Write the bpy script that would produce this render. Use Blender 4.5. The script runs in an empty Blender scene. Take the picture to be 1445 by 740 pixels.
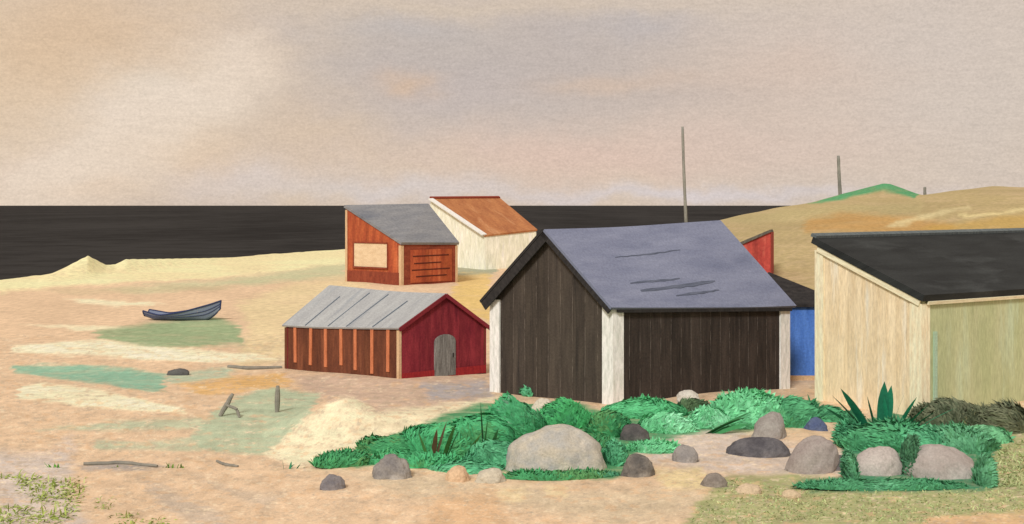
import bpy, bmesh, math, random
import numpy as np
from mathutils import Vector, noise

random.seed(7)
rng = np.random.default_rng(7)
scene = bpy.context.scene
COL = scene.collection
F, CX, HZ, H = 1700.0, 722.5, 290.0, 6.0      # focal length, centre column, horizon row, eye height (m)

# ------------------------------------------------------------------ colour / helpers
def lin(c):
    c = c / 255.0
    return c / 12.92 if c <= 0.04045 else ((c + 0.055) / 1.055) ** 2.4
def L(r, g, b):
    return np.array([lin(r), lin(g), lin(b)])
KE = np.array([1.0, 0.87, 0.74])               # light falling on the place, per channel
def A(r, g, b, k=1.0):
    """albedo of a surface that reads about sRGB r,g,b in this light"""
    return tuple(float(min(0.85, max(0.003, v))) for v in L(r, g, b) / KE * 0.98 * k) + (1.0,)

def at(px, py, Y):
    return Vector(((px - CX) / F * Y, Y, H - (py - HZ) / F * Y))

def smooth(a, b, x):
    t = np.clip((x - a) / (b - a), 0, 1)
    return t * t * (3 - 2 * t)

def tag(o, label=None, cat=None, group=None, kind=None):
    if label: o['label'] = label
    if cat: o['category'] = cat
    if group: o['group'] = group
    if kind: o['kind'] = kind
    return o

def empty(name, loc, label, cat, group=None):
    o = bpy.data.objects.new(name, None)
    o.location = loc
    o.empty_display_size = 0.3
    COL.objects.link(o)
    return tag(o, label, cat, group)

def link(name, me, mat=None, parent=None, smooth_shade=False):
    o = bpy.data.objects.new(name, me)
    COL.objects.link(o)
    if mat: me.materials.append(mat)
    if smooth_shade:
        me.polygons.foreach_set('use_smooth', [True] * len(me.polygons))
    if parent:
        o.parent = parent
        p, q = parent, Vector((0, 0, 0))
        while p:
            q = q + p.location
            p = p.parent
        o.matrix_parent_inverse.identity()
        for v in me.vertices: v.co -= q          # meshes are written in world metres, kept relative to their thing
    return o

def recenter(o):
    """give a one-mesh thing its origin at its base"""
    me = o.data
    co = np.empty(len(me.vertices) * 3); me.vertices.foreach_get('co', co); co = co.reshape(-1, 3)
    c = np.array([co[:, 0].mean(), co[:, 1].mean(), co[:, 2].min()])
    me.vertices.foreach_set('co', (co - c).ravel()); me.update()
    o.location = Vector(c)
    return o

# ------------------------------------------------------------------ materials
def nodes_of(name):
    m = bpy.data.materials.new(name); m.use_nodes = True
    nt = m.node_tree; nt.nodes.clear()
    out = nt.nodes.new('ShaderNodeOutputMaterial')
    b = nt.nodes.new('ShaderNodeBsdfPrincipled')
    nt.links.new(b.outputs[0], out.inputs[0])
    return m, nt, b
def N(nt, typ, **kw):
    n = nt.nodes.new(typ)
    for k, v in kw.items(): setattr(n, k, v)
    return n
def math_(nt, op, a, b=None, c=None):
    n = N(nt, 'ShaderNodeMath', operation=op)
    for i, v in enumerate((a, b, c)):
        if v is None: continue
        if isinstance(v, (int, float)): n.inputs[i].default_value = v
        else: nt.links.new(v, n.inputs[i])
    return n.outputs[0]
def mix_(nt, fac, a, b, blend='MIX'):
    n = N(nt, 'ShaderNodeMix', data_type='RGBA', blend_type=blend)
    for s, v in ((n.inputs[0], fac), (n.inputs[6], a), (n.inputs[7], b)):
        if isinstance(v, (int, float)): s.default_value = v
        elif isinstance(v, tuple): s.default_value = v
        else: nt.links.new(v, s)
    return n.outputs[2]
def noise_(nt, vec, scale, detail=3, rough=0.55, stretch=(1, 1, 1)):
    mp = N(nt, 'ShaderNodeMapping'); mp.inputs['Scale'].default_value = stretch
    nt.links.new(vec, mp.inputs['Vector'])
    n = N(nt, 'ShaderNodeTexNoise'); n.inputs['Scale'].default_value = scale
    n.inputs['Detail'].default_value = detail; n.inputs['Roughness'].default_value = rough
    nt.links.new(mp.outputs[0], n.inputs['Vector'])
    return n.outputs['Fac']
def ramp_(nt, fac, lo, hi):
    n = N(nt, 'ShaderNodeMapRange'); n.inputs['From Min'].default_value = lo; n.inputs['From Max'].default_value = hi
    nt.links.new(fac, n.inputs['Value'])
    return n.outputs[0]

def brushed(name, c1, c2, c3=None, scale=2.0, stretch=(1, 6, 1), coord='UV', board=0.0, seam=None,
            rough=0.85, bump=0.25, spec=0.2, seam_w=0.05, board_var=.7, grain=13, streak_only=False):
    """weathered paint: drawn-out streaks of two or three tones, fine grain, optional boards (u in metres)"""
    m, nt, b = nodes_of(name)
    tc = N(nt, 'ShaderNodeTexCoord'); vec = tc.outputs[coord]
    s = noise_(nt, vec, scale, 4, 0.6, stretch)
    col = mix_(nt, ramp_(nt, s, 0.36, 0.64), c1, c2)
    h = s
    if c3:
        s2 = noise_(nt, vec, scale * 0.55, 5, 0.62, (stretch[0] * 1.3, stretch[1] * 0.8, 1))
        col = mix_(nt, ramp_(nt, s2, 0.55, 0.72), col, c3)
    g = noise_(nt, vec, grain, 3, 0.75, (1.2, .22, 1) if streak_only else (1, 1, 1))
    col = mix_(nt, 0.85, col, mix_(nt, ramp_(nt, g, 0.25, 0.75), (0.72, 0.72, 0.72, 1), (1.25, 1.25, 1.25, 1)), 'MULTIPLY')
    hh = math_(nt, 'ADD', math_(nt, 'MULTIPLY', h, 0.6), math_(nt, 'MULTIPLY', g, 0.4))
    if board:
        sx = N(nt, 'ShaderNodeSeparateXYZ'); nt.links.new(vec, sx.inputs[0])
        u = math_(nt, 'DIVIDE', sx.outputs[0], board)
        wob = math_(nt, 'MULTIPLY', math_(nt, 'SUBTRACT', noise_(nt, vec, 1.2, 2), 0.5), 0.12)
        u = math_(nt, 'ADD', u, wob)
        fl = math_(nt, 'FLOOR', u)
        fr = math_(nt, 'FRACT', u)
        wn = N(nt, 'ShaderNodeTexWhiteNoise', noise_dimensions='1D'); nt.links.new(fl, wn.inputs['W'])
        tone = math_(nt, 'ADD', math_(nt, 'MULTIPLY', wn.outputs['Value'], 0.5), 0.75)
        cmb = N(nt, 'ShaderNodeCombineColor')
        for i in range(3): nt.links.new(tone, cmb.inputs[i])
        col = mix_(nt, board_var, col, cmb.outputs[0], 'MULTIPLY')
        edge = math_(nt, 'LESS_THAN', fr, seam_w)
        if seam:
            gate = ramp_(nt, noise_(nt, vec, 1.6, 3, 0.7, (1, 1.2, 1)), 0.42, 0.6)
            col = mix_(nt, math_(nt, 'MULTIPLY', edge, gate), col, seam)
        hh = math_(nt, 'SUBTRACT', hh, math_(nt, 'MULTIPLY', edge, 0.8))
    bp = N(nt, 'ShaderNodeBump'); bp.inputs['Strength'].default_value = bump; bp.inputs['Distance'].default_value = 0.05
    nt.links.new(hh, bp.inputs['Height']); nt.links.new(bp.outputs[0], b.inputs['Normal'])
    nt.links.new(col, b.inputs['Base Color'])
    b.inputs['Roughness'].default_value = rough
    b.inputs['Specular IOR Level'].default_value = spec
    return m

def toned(name, rough=0.8, spec=0.15, grain=30, var=0.35, coord='Object', stretch=(1, 1, 1), bump=0.3, sc=3.0):
    """colour from the mesh's own pigment attribute, broken up by streaks and grain"""
    m, nt, b = nodes_of(name)
    tc = N(nt, 'ShaderNodeTexCoord'); vec = tc.outputs[coord]
    at_ = N(nt, 'ShaderNodeAttribute', attribute_name='pigment')
    s = noise_(nt, vec, sc, 4, 0.6, stretch)
    g = noise_(nt, vec, grain, 2, 0.7)
    f = math_(nt, 'ADD', math_(nt, 'MULTIPLY', s, 0.6), math_(nt, 'MULTIPLY', g, 0.4))
    k = mix_(nt, ramp_(nt, f, 0.3, 0.7), (1 - var, 1 - var, 1 - var, 1), (1 + var, 1 + var, 1 + var, 1))
    col = mix_(nt, 1.0, at_.outputs['Color'], k, 'MULTIPLY')
    nt.links.new(col, b.inputs['Base Color'])
    bp = N(nt, 'ShaderNodeBump'); bp.inputs['Strength'].default_value = bump; bp.inputs['Distance'].default_value = 0.08
    nt.links.new(f, bp.inputs['Height']); nt.links.new(bp.outputs[0], b.inputs['Normal'])
    b.inputs['Roughness'].default_value = rough; b.inputs['Specular IOR Level'].default_value = spec
    return m

# ------------------------------------------------------------------ terrain
def vnoise(x, y, seed=0):
    """cheap smooth value noise, vectorised"""
    xi, yi = np.floor(x), np.floor(y)
    fx, fy = x - xi, y - yi
    fx, fy = fx * fx * (3 - 2 * fx), fy * fy * (3 - 2 * fy)
    def h(a, b):
        v = np.sin(a * 127.1 + b * 311.7 + seed * 74.7) * 43758.5453
        return v - np.floor(v)
    return (h(xi, yi) * (1 - fx) + h(xi + 1, yi) * fx) * (1 - fy) + (h(xi, yi + 1) * (1 - fx) + h(xi + 1, yi + 1) * fx) * fy

SEA = -0.9
SHORE = ([-3000, -200, 0, 150, 300, 480, 640, 745, 900, 1010, 1100, 1250, 3000], [70, 98, 108, 128, 150, 180, 210, 240, 260, 280, 420, 700, 900])
CREST = ([700, 800, 900, 960, 1010, 1045, 1080, 1150, 1250, 1300, 1340, 1400, 1445, 1700, 3000], [-0.5, -0.5, 0.6, 2.6, 3.9, 4.55, 5.15, 6.4, 7.15, 7.2, 7.8, 8.4, 8.35, 9, 9.5])
def terrain(x, y):
    x = np.asarray(x, float); y = np.asarray(y, float)
    p = CX + F * x / np.maximum(y, 1)
    z = -0.42 * smooth(36, 47, y) - 0.08 * smooth(50, 90, y)
    # rolling sand
    z = z + (vnoise(x / 3.1, y / 3.7, 1) - 0.5) * 0.16 + (vnoise(x / 1.1, y / 1.3, 2) - 0.5) * 0.05
    # dune on the right
    cr = np.interp(p, *CREST)
    rise = smooth(58, 150, y)
    z = z * (1 - rise) + rise * (np.maximum(cr, z) if np.ndim(z) else max(float(cr), float(z)))
    z = z + rise * (vnoise(x / 6.0, y / 11.0, 5) - 0.5) * 0.5 * (cr > 1)
    # grassy knoll on the crest
    q = np.interp(p, [1148, 1190, 1246, 1256, 1292, 1305], [0, 0.80, 1.60, 1.50, 0.3, 0])
    z = z + q * np.exp(-((y - 152) / 9.0) ** 2)
    z = z - (cr > 0) * np.clip(y - 165, 0, 400) * 0.02
    # pale sand heap in front of the red hut
    q = np.interp(p, [372, 420, 478, 492, 540, 640, 690, 720], [0, 0.38, 0.82, 0.80, 0.45, 0.40, 0.35, 0])
    z = z + q * np.exp(-((y - 32.2) / 1.9) ** 2)
    # two wind-blown sand peaks at the water's edge
    sh = np.interp(p, *SHORE)
    q = np.interp(p, [55, 90, 124, 150, 163, 178, 210, 330], [0, 0.75, 1.7, 0.65, 0.55, 1.0, 0.85, 0.2])
    z = z + q * np.exp(-((y - sh + 10) / 4.0) ** 2)
    # the shore drops under the water
    z = z - 3.0 * smooth(-6, 14, y - sh - (vnoise(x / 4, y / 9, 9) - .5) * 5)
    return z
def gz(x, y): return float(terrain(np.array([x]), np.array([y]))[0])
def gpt(px, py, y0=12.0, y1=260.0):
    """where the line of sight through (px,py) meets the ground"""
    Y = np.linspace(y0, y1, 6000)
    x = (px - CX) / F * Y
    d = terrain(x, Y) - (H - (py - HZ) / F * Y)
    i = int(np.argmax(d > 0))
    if d[i] <= 0: i = len(Y) - 1
    return Vector((x[i], Y[i], float(terrain(x[i:i+1], Y[i:i+1])[0])))

# ground sheet: rows close together near the huts, wide towards the horizon
v_rows = np.concatenate([np.linspace(1130, 470, 40, endpoint=False), np.linspace(470, 28, 400, endpoint=False), np.geomspace(28, 1.2, 30)])
p_cols = np.concatenate([np.linspace(-2600, -60, 90, endpoint=False), np.linspace(-60, 1505, 800, endpoint=False), np.linspace(1505, 4000, 90)])
Yr = F * H / v_rows
GX = (p_cols[None, :] - CX) / F * Yr[:, None]
GY = np.repeat(Yr[:, None], len(p_cols), 1)
GZ = terrain(GX, GY)
GP, GV = CX + F * GX / GY, HZ + F * (H - GZ) / GY         # bearing and dip of every ground point as seen from the dune top

def sdist(poly, X, Yv):
    """signed distance (inside > 0) to a polygon"""
    P = np.array(poly, float); d = np.full(X.shape, 1e9); ins = np.zeros(X.shape, bool)
    for i in range(len(P)):
        a, b = P[i - 1], P[i]
        e = b - a; wx, wy = X - a[0], Yv - a[1]
        t = np.clip((wx * e[0] + wy * e[1]) / (e @ e + 1e-9), 0, 1)
        d = np.minimum(d, np.hypot(wx - e[0] * t, wy - e[1] * t))
        c = ((P[i-1][1] > Yv) != (P[i][1] > Yv)) & (X < (b[0]-a[0]) * (Yv - a[1]) / (b[1] - a[1] + 1e-9) + a[0])
        ins ^= c
    return np.where(ins, d, -d)

SAND = (216, 180, 142)
col = np.tile(L(*SAND), GX.shape + (1,))
PATCH = []      # (outline, pigment, edge softness, strength, nearest, farthest)
def patch(poly, c, soft=5, op=0.9, n=0, f=1e6): PATCH.append((poly, c, soft, op, n, f))
CREAM, MINT, PALE, OLIVE, GREEN = (240, 222, 178), (134, 172, 140), (176, 182, 146), (156, 156, 102), (76, 140, 90)
# shore and upper beach
patch([(-900, 440), (-900, 380), (0, 385), (60, 375), (125, 355), (300, 355), (490, 340), (490, 374), (300, 392), (100, 402), (0, 414)], (232, 212, 158), 4, .95, 60)
patch([(150, 408), (300, 396), (490, 372), (490, 392), (330, 403), (200, 414)], (182, 182, 138), 5, .75, 40)
patch([(335, 430), (400, 405), (490, 388), (520, 400), (430, 455), (400, 512), (330, 522), (350, 460)], (222, 196, 146), 9, .8)
patch([(90, 424), (150, 422), (235, 428), (160, 434)], (242, 224, 180), 2, .7)
patch([(28, 456), (110, 459), (205, 462), (110, 467)], (242, 224, 180), 2, .6)
patch([(60, 408), (300, 402), (330, 408), (100, 416)], (196, 170, 130), 3, .6)
patch([(138, 466), (215, 455), (300, 448), (335, 458), (344, 486), (300, 489), (200, 490), (136, 478)], (146, 160, 116), 4, .95)
patch([(18, 487), (120, 481), (340, 498), (400, 505), (330, 513), (100, 502), (18, 495)], (240, 222, 180), 3, .95)
patch([(14, 516), (110, 514), (205, 524), (232, 530), (230, 552), (190, 551), (100, 537), (20, 526)], MINT, 3, .95)
patch([(230, 530), (322, 519), (330, 534), (240, 540)], (164, 182, 150), 4, .8)
patch([(24, 546), (60, 542), (130, 550), (250, 574), (262, 584), (140, 576), (28, 562)], CREAM, 3, .95)
patch([(250, 541), (404, 526), (410, 546), (290, 558)], (216, 166, 98), 5, .85)
patch([(405, 530), (690, 532), (690, 565), (600, 582), (520, 590), (440, 555)], (194, 162, 136), 6, .9)
patch([(595, 541), (692, 537), (692, 561), (610, 564)], (164, 156, 152), 6, .8)
patch([(274, 612), (300, 585), (322, 566), (385, 546), (452, 558), (432, 592), (372, 642), (330, 642), (276, 630)], (174, 180, 144), 4, .95, 26, 46)
patch([(46, 607), (150, 596), (290, 588), (290, 604), (130, 607)], PALE, 4, .8)
patch([(130, 622), (200, 626), (278, 616), (280, 636), (140, 634)], PALE, 4, .75)
patch([(372, 642), (420, 598), (478, 560), (500, 560), (530, 580), (640, 570), (700, 560), (700, 585), (600, 606), (480, 652), (420, 658)], (234, 212, 170), 4, .97, 22, 40)
patch([(640, 384), (692, 384), (692, 455), (640, 440)], (218, 180, 110), 3, .95, 46)
patch([(640, 376), (700, 376), (700, 387), (640, 387)], (160, 156, 126), 2, .95, 60)
# sand in front
patch([(-60, 630), (20, 640), (75, 640), (100, 618), (104, 650), (92, 700), (130, 745), (-60, 745)], (202, 186, 172), 12, .75)
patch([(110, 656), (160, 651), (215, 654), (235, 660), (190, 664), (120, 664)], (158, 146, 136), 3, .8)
patch([(195, 675), (240, 690), (310, 722), (330, 745), (275, 745), (230, 715)], (186, 166, 144), 8, .7)
patch([(275, 670), (330, 690), (400, 700), (380, 720), (320, 700)], (182, 164, 142), 8, .5)
patch([(480, 665), (640, 672), (780, 690), (1000, 690), (1000, 720), (880, 745), (760, 720), (560, 700)], (198, 176, 142), 14, .7)
patch([(700, 690), (745, 686), (740, 708), (705, 706)], (222, 194, 146), 5, .8)
patch([(768, 684), (800, 684), (796, 702), (772, 700)], (224, 196, 148), 4, .8)
patch([(620, 700), (700, 690), (720, 745), (600, 745)], (214, 168, 122), 12, .7)
patch([(845, 600), (1000, 596), (1110, 625), (1200, 640), (1190, 672), (1020, 668), (900, 650)], (200, 180, 162), 8, .9, 18, 36)
patch([(920, 664), (990, 658), (1010, 690), (940, 690)], (222, 196, 142), 6, .8)
patch([(965, 745), (985, 712), (1025, 672), (1130, 668), (1300, 690), (1500, 680), (1500, 745)], OLIVE, 7, .92)
patch([(1320, 600), (1500, 590), (1500, 700), (1380, 690)], (158, 156, 104), 8, .9, 18, 34)
patch([(1040, 682), (1072, 682), (1076, 698), (1044, 700)], (210, 176, 128), 5, .8)
patch([(1105, 690), (1128, 690), (1128, 704), (1106, 704)], (206, 176, 128), 5, .7)
patch([(1310, 730), (1400, 724), (1600, 720), (1600, 780), (1300, 780)], (214, 172, 126), 4, .95)
patch([(1150, 540), (1300, 545), (1445, 555), (1445, 575), (1300, 585), (1110, 565)], (216, 178, 136), 4, .9, 26, 50)
# low green cover among the stones
patch([(446, 657), (520, 628), (600, 596), (725, 552), (800, 560), (870, 590), (1000, 572), (1050, 548), (1120, 548), (1190, 588), (1110, 606), (1000, 608), (900, 632), (885, 668), (860, 676), (730, 674), (690, 660), (600, 645), (500, 660)], GREEN, 4, .97, 18, 37)
patch([(1180, 604), (1260, 580), (1340, 600), (1400, 636), (1404, 688), (1370, 694), (1135, 694), (1135, 678), (1205, 672)], (68, 130, 92), 4, .97, 18, 36)
# the dune
patch([(900, 345), (1010, 300), (1250, 200), (3000, 150), (3000, 460), (1180, 460), (1140, 425), (900, 425)], (172, 148, 102), 3, .97, 56)
patch([(1010, 312), (1100, 295), (1300, 285), (1300, 300), (1180, 304), (1060, 318)], (176, 156, 108), 6, .7, 70)
patch([(1136, 310), (1190, 300), (1262, 305), (1345, 316), (1345, 332), (1136, 328)], (184, 136, 76), 6, .75, 60)
patch([(1250, 318), (1320, 300), (1370, 290), (1372, 294), (1325, 306), (1262, 322)], (206, 184, 134), 2, .8, 60)
patch([(1350, 305), (1445, 294), (1600, 286), (1600, 290), (1445, 298), (1356, 309)], (214, 190, 134), 2, .8, 60)
patch([(1300, 322), (1445, 302), (1600, 298), (1600, 340), (1300, 340)], (188, 148, 76), 5, .7, 60)
patch([(1140, 288), (1180, 276), (1246, 252), (1258, 252), (1296, 274), (1290, 281), (1262, 272), (1240, 270), (1195, 281), (1160, 287)], (84, 146, 96), 1.5, .97, 120)
wp = (vnoise(GP / 26, GV / 2.5, 3) - .5) * 16 + (vnoise(GP / 7, GV / 1.4, 4) - .5) * 5
wv = (vnoise(GP / 30, GV / 4.0, 6) - .5) * 5 + (vnoise(GP / 6, GV / 1.5, 8) - .5) * 2.0
for poly, c, soft, op, n_, f_ in PATCH:
    k = 0.35 if n_ >= 120 else 1.0
    d = sdist(poly, GP + wp * k, GV + wv * k)
    dry = 0.72 + 0.5 * vnoise(GP / 40 + len(poly), GV / 1.6, c[0])         # worn, patchy cover
    a = np.clip(smooth(-soft, soft, d) * np.minimum(1, dry) * op, 0, 1) * ((GY >= n_) & (GY <= f_))
    col = col * (1 - a[..., None]) + L(*c) * a[..., None]
# mottled dry and damp sand, short streaks of shell grit
near = np.clip((GV - 400) / 150, 0, 1)
for sd_, cc_, th_, sx_, sy_, op_ in ((31, (186, 160, 130), .60, 9, 2.6, .55), (37, (232, 204, 166), .64, 8, 2.0, .6), (41, (214, 170, 126), .62, 14, 4, .5), (43, (170, 152, 132), .70, 5, 1.8, .5)):
    m_ = smooth(th_, th_ + .18, .6*vnoise(GP/sx_ + wp*.05, GV/sy_, sd_) + .4*vnoise(GP/(sx_*.4), GV/(sy_*.5), sd_+1))*op_*(.12 + .88*near)*(GY < 60)
    green_ = (col[..., 1] > col[..., 0]*.98)
    m_ = m_*np.where(green_, .25, 1)
    col = col*(1 - m_[..., None]) + L(*cc_)*m_[..., None]
# dry pink/grey drift all over the sand
t = vnoise(GP / 70, GV / 10, 21)[..., None]
col = col * (0.93 + 0.14 * t)
gcol = np.clip(col / KE * 1.04, 0.005, 0.8)

nr, nc = GX.shape
me = bpy.data.meshes.new('ground')
idx = np.arange(nr * nc).reshape(nr, nc)
quads = np.stack([idx[:-1, :-1], idx[:-1, 1:], idx[1:, 1:], idx[1:, :-1]], -1).reshape(-1, 4)
me.vertices.add(nr * nc); me.vertices.foreach_set('co', np.stack([GX, GY, GZ], -1).ravel())
me.loops.add(quads.size); me.loops.foreach_set('vertex_index', quads.ravel().astype(np.int32))
me.polygons.add(len(quads)); me.polygons.foreach_set('loop_start', np.arange(0, quads.size, 4, dtype=np.int32))
me.update(calc_edges=True); me.validate()
ca = me.color_attributes.new('pigment', 'FLOAT_COLOR', 'POINT')
ca.data.foreach_set('color', np.concatenate([gcol, np.ones((nr, nc, 1))], -1).ravel())
ground = link('ground', me, toned('sandy_ground', 0.95, 0.05, 18, 0.26, 'Object', (1, 0.6, 1), 0.6, 2.6), smooth_shade=True)
tag(ground, kind='structure')

# sea
m, nt, b = nodes_of('dark_sea')
tc = N(nt, 'ShaderNodeTexCoord')
s = noise_(nt, tc.outputs['Object'], 0.12, 5, 0.7, (0.8, 1, 1))
s2 = noise_(nt, tc.outputs['Object'], 0.9, 4, 0.6, (0.35, 1, 1))
s3 = noise_(nt, tc.outputs['Object'], 0.012, 4, 0.6, (1.4, .35, 1))
c = mix_(nt, ramp_(nt, math_(nt, 'ADD', math_(nt, 'MULTIPLY', s, .5), math_(nt, 'MULTIPLY', s3, .5)), 0.43, 0.58), A(19, 18, 18), A(48, 45, 42))
nt.links.new(c, b.inputs['Base Color'])
b.inputs['Roughness'].default_value = 0.75; b.inputs['Specular IOR Level'].default_value = 0.05
bp = N(nt, 'ShaderNodeBump'); bp.inputs['Strength'].default_value = 0.5; bp.inputs['Distance'].default_value = 0.3
nt.links.new(s2, bp.inputs['Height']); nt.links.new(bp.outputs[0], b.inputs['Normal'])
me = bpy.data.meshes.new('sea')
ys = [60, 120, 250, 500, 1500, 6000, 30000]
vs = [(sx * (300 + y * 1.4), y, SEA) for y in ys for sx in (-1, -.5, 0, .5, 1)]
fs = [(r*5+i, r*5+i+1, (r+1)*5+i+1, (r+1)*5+i) for r in range(len(ys)-1) for i in range(4)]
me.from_pydata(vs, [], fs)
tag(link('sea', me, m), kind='structure')

# ------------------------------------------------------------------ solid helpers
class MB:
    def __init__(self): self.v, self.f, self.uv = [], [], []
    def slab(self, pts, inner, thick, u0=None):
        """a flat polygon given a thickness towards `inner`; uv in metres (u along the first level edge)"""
        pts = [Vector(p) for p in pts]
        n = Vector((0, 0, 0))
        for i in range(len(pts)):
            a, b = pts[i], pts[(i+1) % len(pts)]
            n += Vector(((a.y-b.y)*(a.z+b.z), (a.z-b.z)*(a.x+b.x), (a.x-b.x)*(a.y+b.y)))
        n.normalize()
        if (Vector(inner) - pts[0]).dot(n) > 0:
            pts.reverse(); n = -n
        e = Vector(u0) if u0 else Vector((pts[1].x-pts[0].x, pts[1].y-pts[0].y, 0))
        if abs(n.z) < 0.2: e = Vector((-n.y, n.x, 0))
        e = (e - n * e.dot(n)).normalized(); w = n.cross(e)
        o = len(self.v); k = len(pts)
        front = pts; back = [p - n * thick for p in pts]
        self.v += front + back
        uvf = lambda p: (p.dot(e), p.dot(w) + p.dot(n))
        self.f.append(tuple(range(o, o + k))); self.uv.append([uvf(p) for p in front])
        self.f.append(tuple(range(o + 2*k - 1, o + k - 1, -1))); self.uv.append([uvf(p) for p in reversed(back)])
        for i in range(k):
            j = (i + 1) % k
            self.f.append((o+i, o+k+i, o+k+j, o+j))
            self.uv.append([uvf(p) for p in (front[i], back[i], back[j], front[j])])
        return n
    def bar(self, a, b, w, d, side):
        """a squared timber from a to b, w wide across `side`, d deep the other way, centred"""
        a, b = Vector(a), Vector(b); ax = (b - a).normalized()
        s = Vector(side); s = (s - ax * s.dot(ax)).normalized(); t = ax.cross(s)
        o = len(self.v)
        for p in (a, b):
            for su, st in ((-1,-1),(1,-1),(1,1),(-1,1)):
                self.v.append(p + s*su*w/2 + t*st*d/2)
        Lg = (b - a).length
        F6 = [(0,3,2,1),(4,5,6,7),(0,1,5,4),(1,2,6,5),(2,3,7,6),(3,0,4,7)]
        for q in F6:
            self.f.append(tuple(o+i for i in q))
            if q[0:1] in ((0,),(4,)) and q in (F6[0], F6[1]): self.uv.append([(0,0),(w,0),(w,d),(0,d)])
            else: self.uv.append([(0,0),(w,0),(w,Lg),(0,Lg)])
    def build(self, name, mat, parent=None, bevel=0.0):
        me = bpy.data.meshes.new(name)
        me.from_pydata([tuple(v) for v in self.v], [], self.f)
        ul = me.uv_layers.new(name='UVMap')
        i = 0
        for uvs in self.uv:
            for q in uvs:
                ul.data[i].uv = q; i += 1
        o = link(name, me, mat, parent)
        bm = bmesh.new(); bm.from_mesh(me)
        bmesh.ops.recalc_face_normals(bm, faces=bm.faces)
        if bevel: bmesh.ops.bevel(bm, geom=list(bm.edges), offset=bevel, segments=1, affect='EDGES', clamp_overlap=True)
        bm.to_mesh(me); bm.free()
        return o

def V2(p): return Vector((p.x, p.y, 0))
def setz(p, z): return Vector((p.x, p.y, z))
def lerp(a, b, t): return a + (b - a) * t
def on_wall(a, b, out, s, z, off):
    """point on a wall from corner a to corner b: s metres along, height z, off metres proud"""
    d = (V2(b) - V2(a)).normalized()
    p = V2(a) + d * s + out * off
    return Vector((p.x, p.y, z))
def outward(a, b, inner):
    d = (V2(b) - V2(a)).normalized(); n = Vector((-d.y, d.x, 0))
    if (V2(inner) - V2(a)).dot(n) > 0: n = -n
    return n
def wall(name, a, b, za, zb, peak, base, inner, mat, root, thick=0.12, inset=0.03, label=None):
    """an upright wall between plan corners a and b; peak = (t, z) adds a gable point"""
    d = (V2(b) - V2(a)); n = d.length; d.normalize()
    pa, pb = V2(a) + d * inset, V2(b) - d * inset
    ia, ib = za + (zb - za) * inset / n, zb + (za - zb) * inset / n
    if peak:
        ia = za + (peak[1] - za) * inset / (n * peak[0]); ib = zb + (peak[1] - zb) * inset / (n * (1 - peak[0]))
    pts = [setz(pa, base), setz(pb, base), setz(pb, ib)]
    if peak: pts.append(setz(lerp(V2(a), V2(b), peak[0]), peak[1]))
    pts.append(setz(pa, ia))
    mb = MB(); mb.slab(pts, inner, thick)
    o = mb.build(name, mat, root)
    if label: o['label'] = label
    return o
def corner_post(c, u, v, z0, z1, w, mat, root, name='corner_post', proud=0.03):
    """square post wrapped round a corner c whose walls run along u and v"""
    u, v = V2(u).normalized(), V2(v).normalized()
    pts = []
    for s, t in ((-proud, -proud), (w, -proud), (w, w), (-proud, w)):
        pts.append(V2(c) + u * s + v * t)
    mb = MB()
    lo = [setz(p, z0) for p in pts]; hi = [setz(p, z1) for p in pts]
    o = len(mb.v); mb.v += lo + hi
    for q in [(0,3,2,1),(4,5,6,7)]:
        mb.f.append(q); mb.uv.append([(0,0),(w,0),(w,w),(0,w)])
    for i in range(4):
        j = (i+1) % 4
        mb.f.append((i, j, 4+j, 4+i)); mb.uv.append([(i*w,z0),(i*w+w,z0),(i*w+w,z1),(i*w,z1)])
    return mb.build(name, mat, root)

# ------------------------------------------------------------------ building paints
white = brushed('white_paint', A(246, 238, 220), A(216, 206, 188), A(255, 250, 236), 3, (3, .7, 1), bump=.5, streak_only=True)
black_boards = brushed('tarred_boards', A(52, 43, 37), A(68, 56, 48), A(42, 35, 31), 1.5, (4, .5, 1), board=.42, seam=A(112, 98, 86), bump=.4, seam_w=.04)
brown_boards = brushed('tarred_gable_boards', A(62, 52, 44), A(78, 66, 55), A(48, 41, 36), 1.3, (4, .4, 1), board=.5, seam=A(116, 100, 86), bump=.4, seam_w=.035)
tar = brushed('tarred_trim', A(40, 36, 34), A(56, 50, 46), None, 3, (1, 3, 1))
slate_blue = brushed('blue_grey_felt', A(116, 116, 130), A(131, 130, 142), A(104, 105, 120), .9, (.5, 2.2, 1), bump=.3)
felt_line = brushed('felt_lap', A(82, 84, 94), A(102, 103, 112), None, 3, (1, 1, 1))
zinc = brushed('pale_zinc', A(158, 152, 145), A(172, 166, 157), A(138, 137, 136), 1.2, (2.5, .6, 1), bump=.25)
zinc_seam = brushed('zinc_seam', A(96, 100, 106), A(116, 120, 124), None, 3)
crimson = brushed('crimson_boards', A(122, 36, 44), A(146, 50, 54), A(98, 28, 36), 1.6, (3, .6, 1), board=.26, bump=.5)
plinth_red = brushed('bright_red_paint', A(160, 44, 42), A(138, 34, 38), None, 2)
brown = brushed('red_brown_boards', A(112, 62, 40), A(92, 50, 34), A(128, 74, 48), 1.8, (3, .6, 1), board=.3, bump=.4)
batten_p = brushed('orange_batten', A(204, 120, 78), A(176, 98, 62), None, 3, (2, .6, 1))
grey_door = brushed('weathered_door', A(112, 104, 94), A(146, 138, 126), A(84, 78, 70), 2.5, (5, .6, 1), board=.2, bump=.6)
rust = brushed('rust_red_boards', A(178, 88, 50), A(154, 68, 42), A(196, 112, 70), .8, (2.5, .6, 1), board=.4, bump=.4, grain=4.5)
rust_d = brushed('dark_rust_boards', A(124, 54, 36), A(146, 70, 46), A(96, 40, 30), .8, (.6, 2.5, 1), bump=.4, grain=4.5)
rust_line = brushed('plank_gap', A(70, 30, 24), A(90, 40, 30), None, 2)
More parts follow.
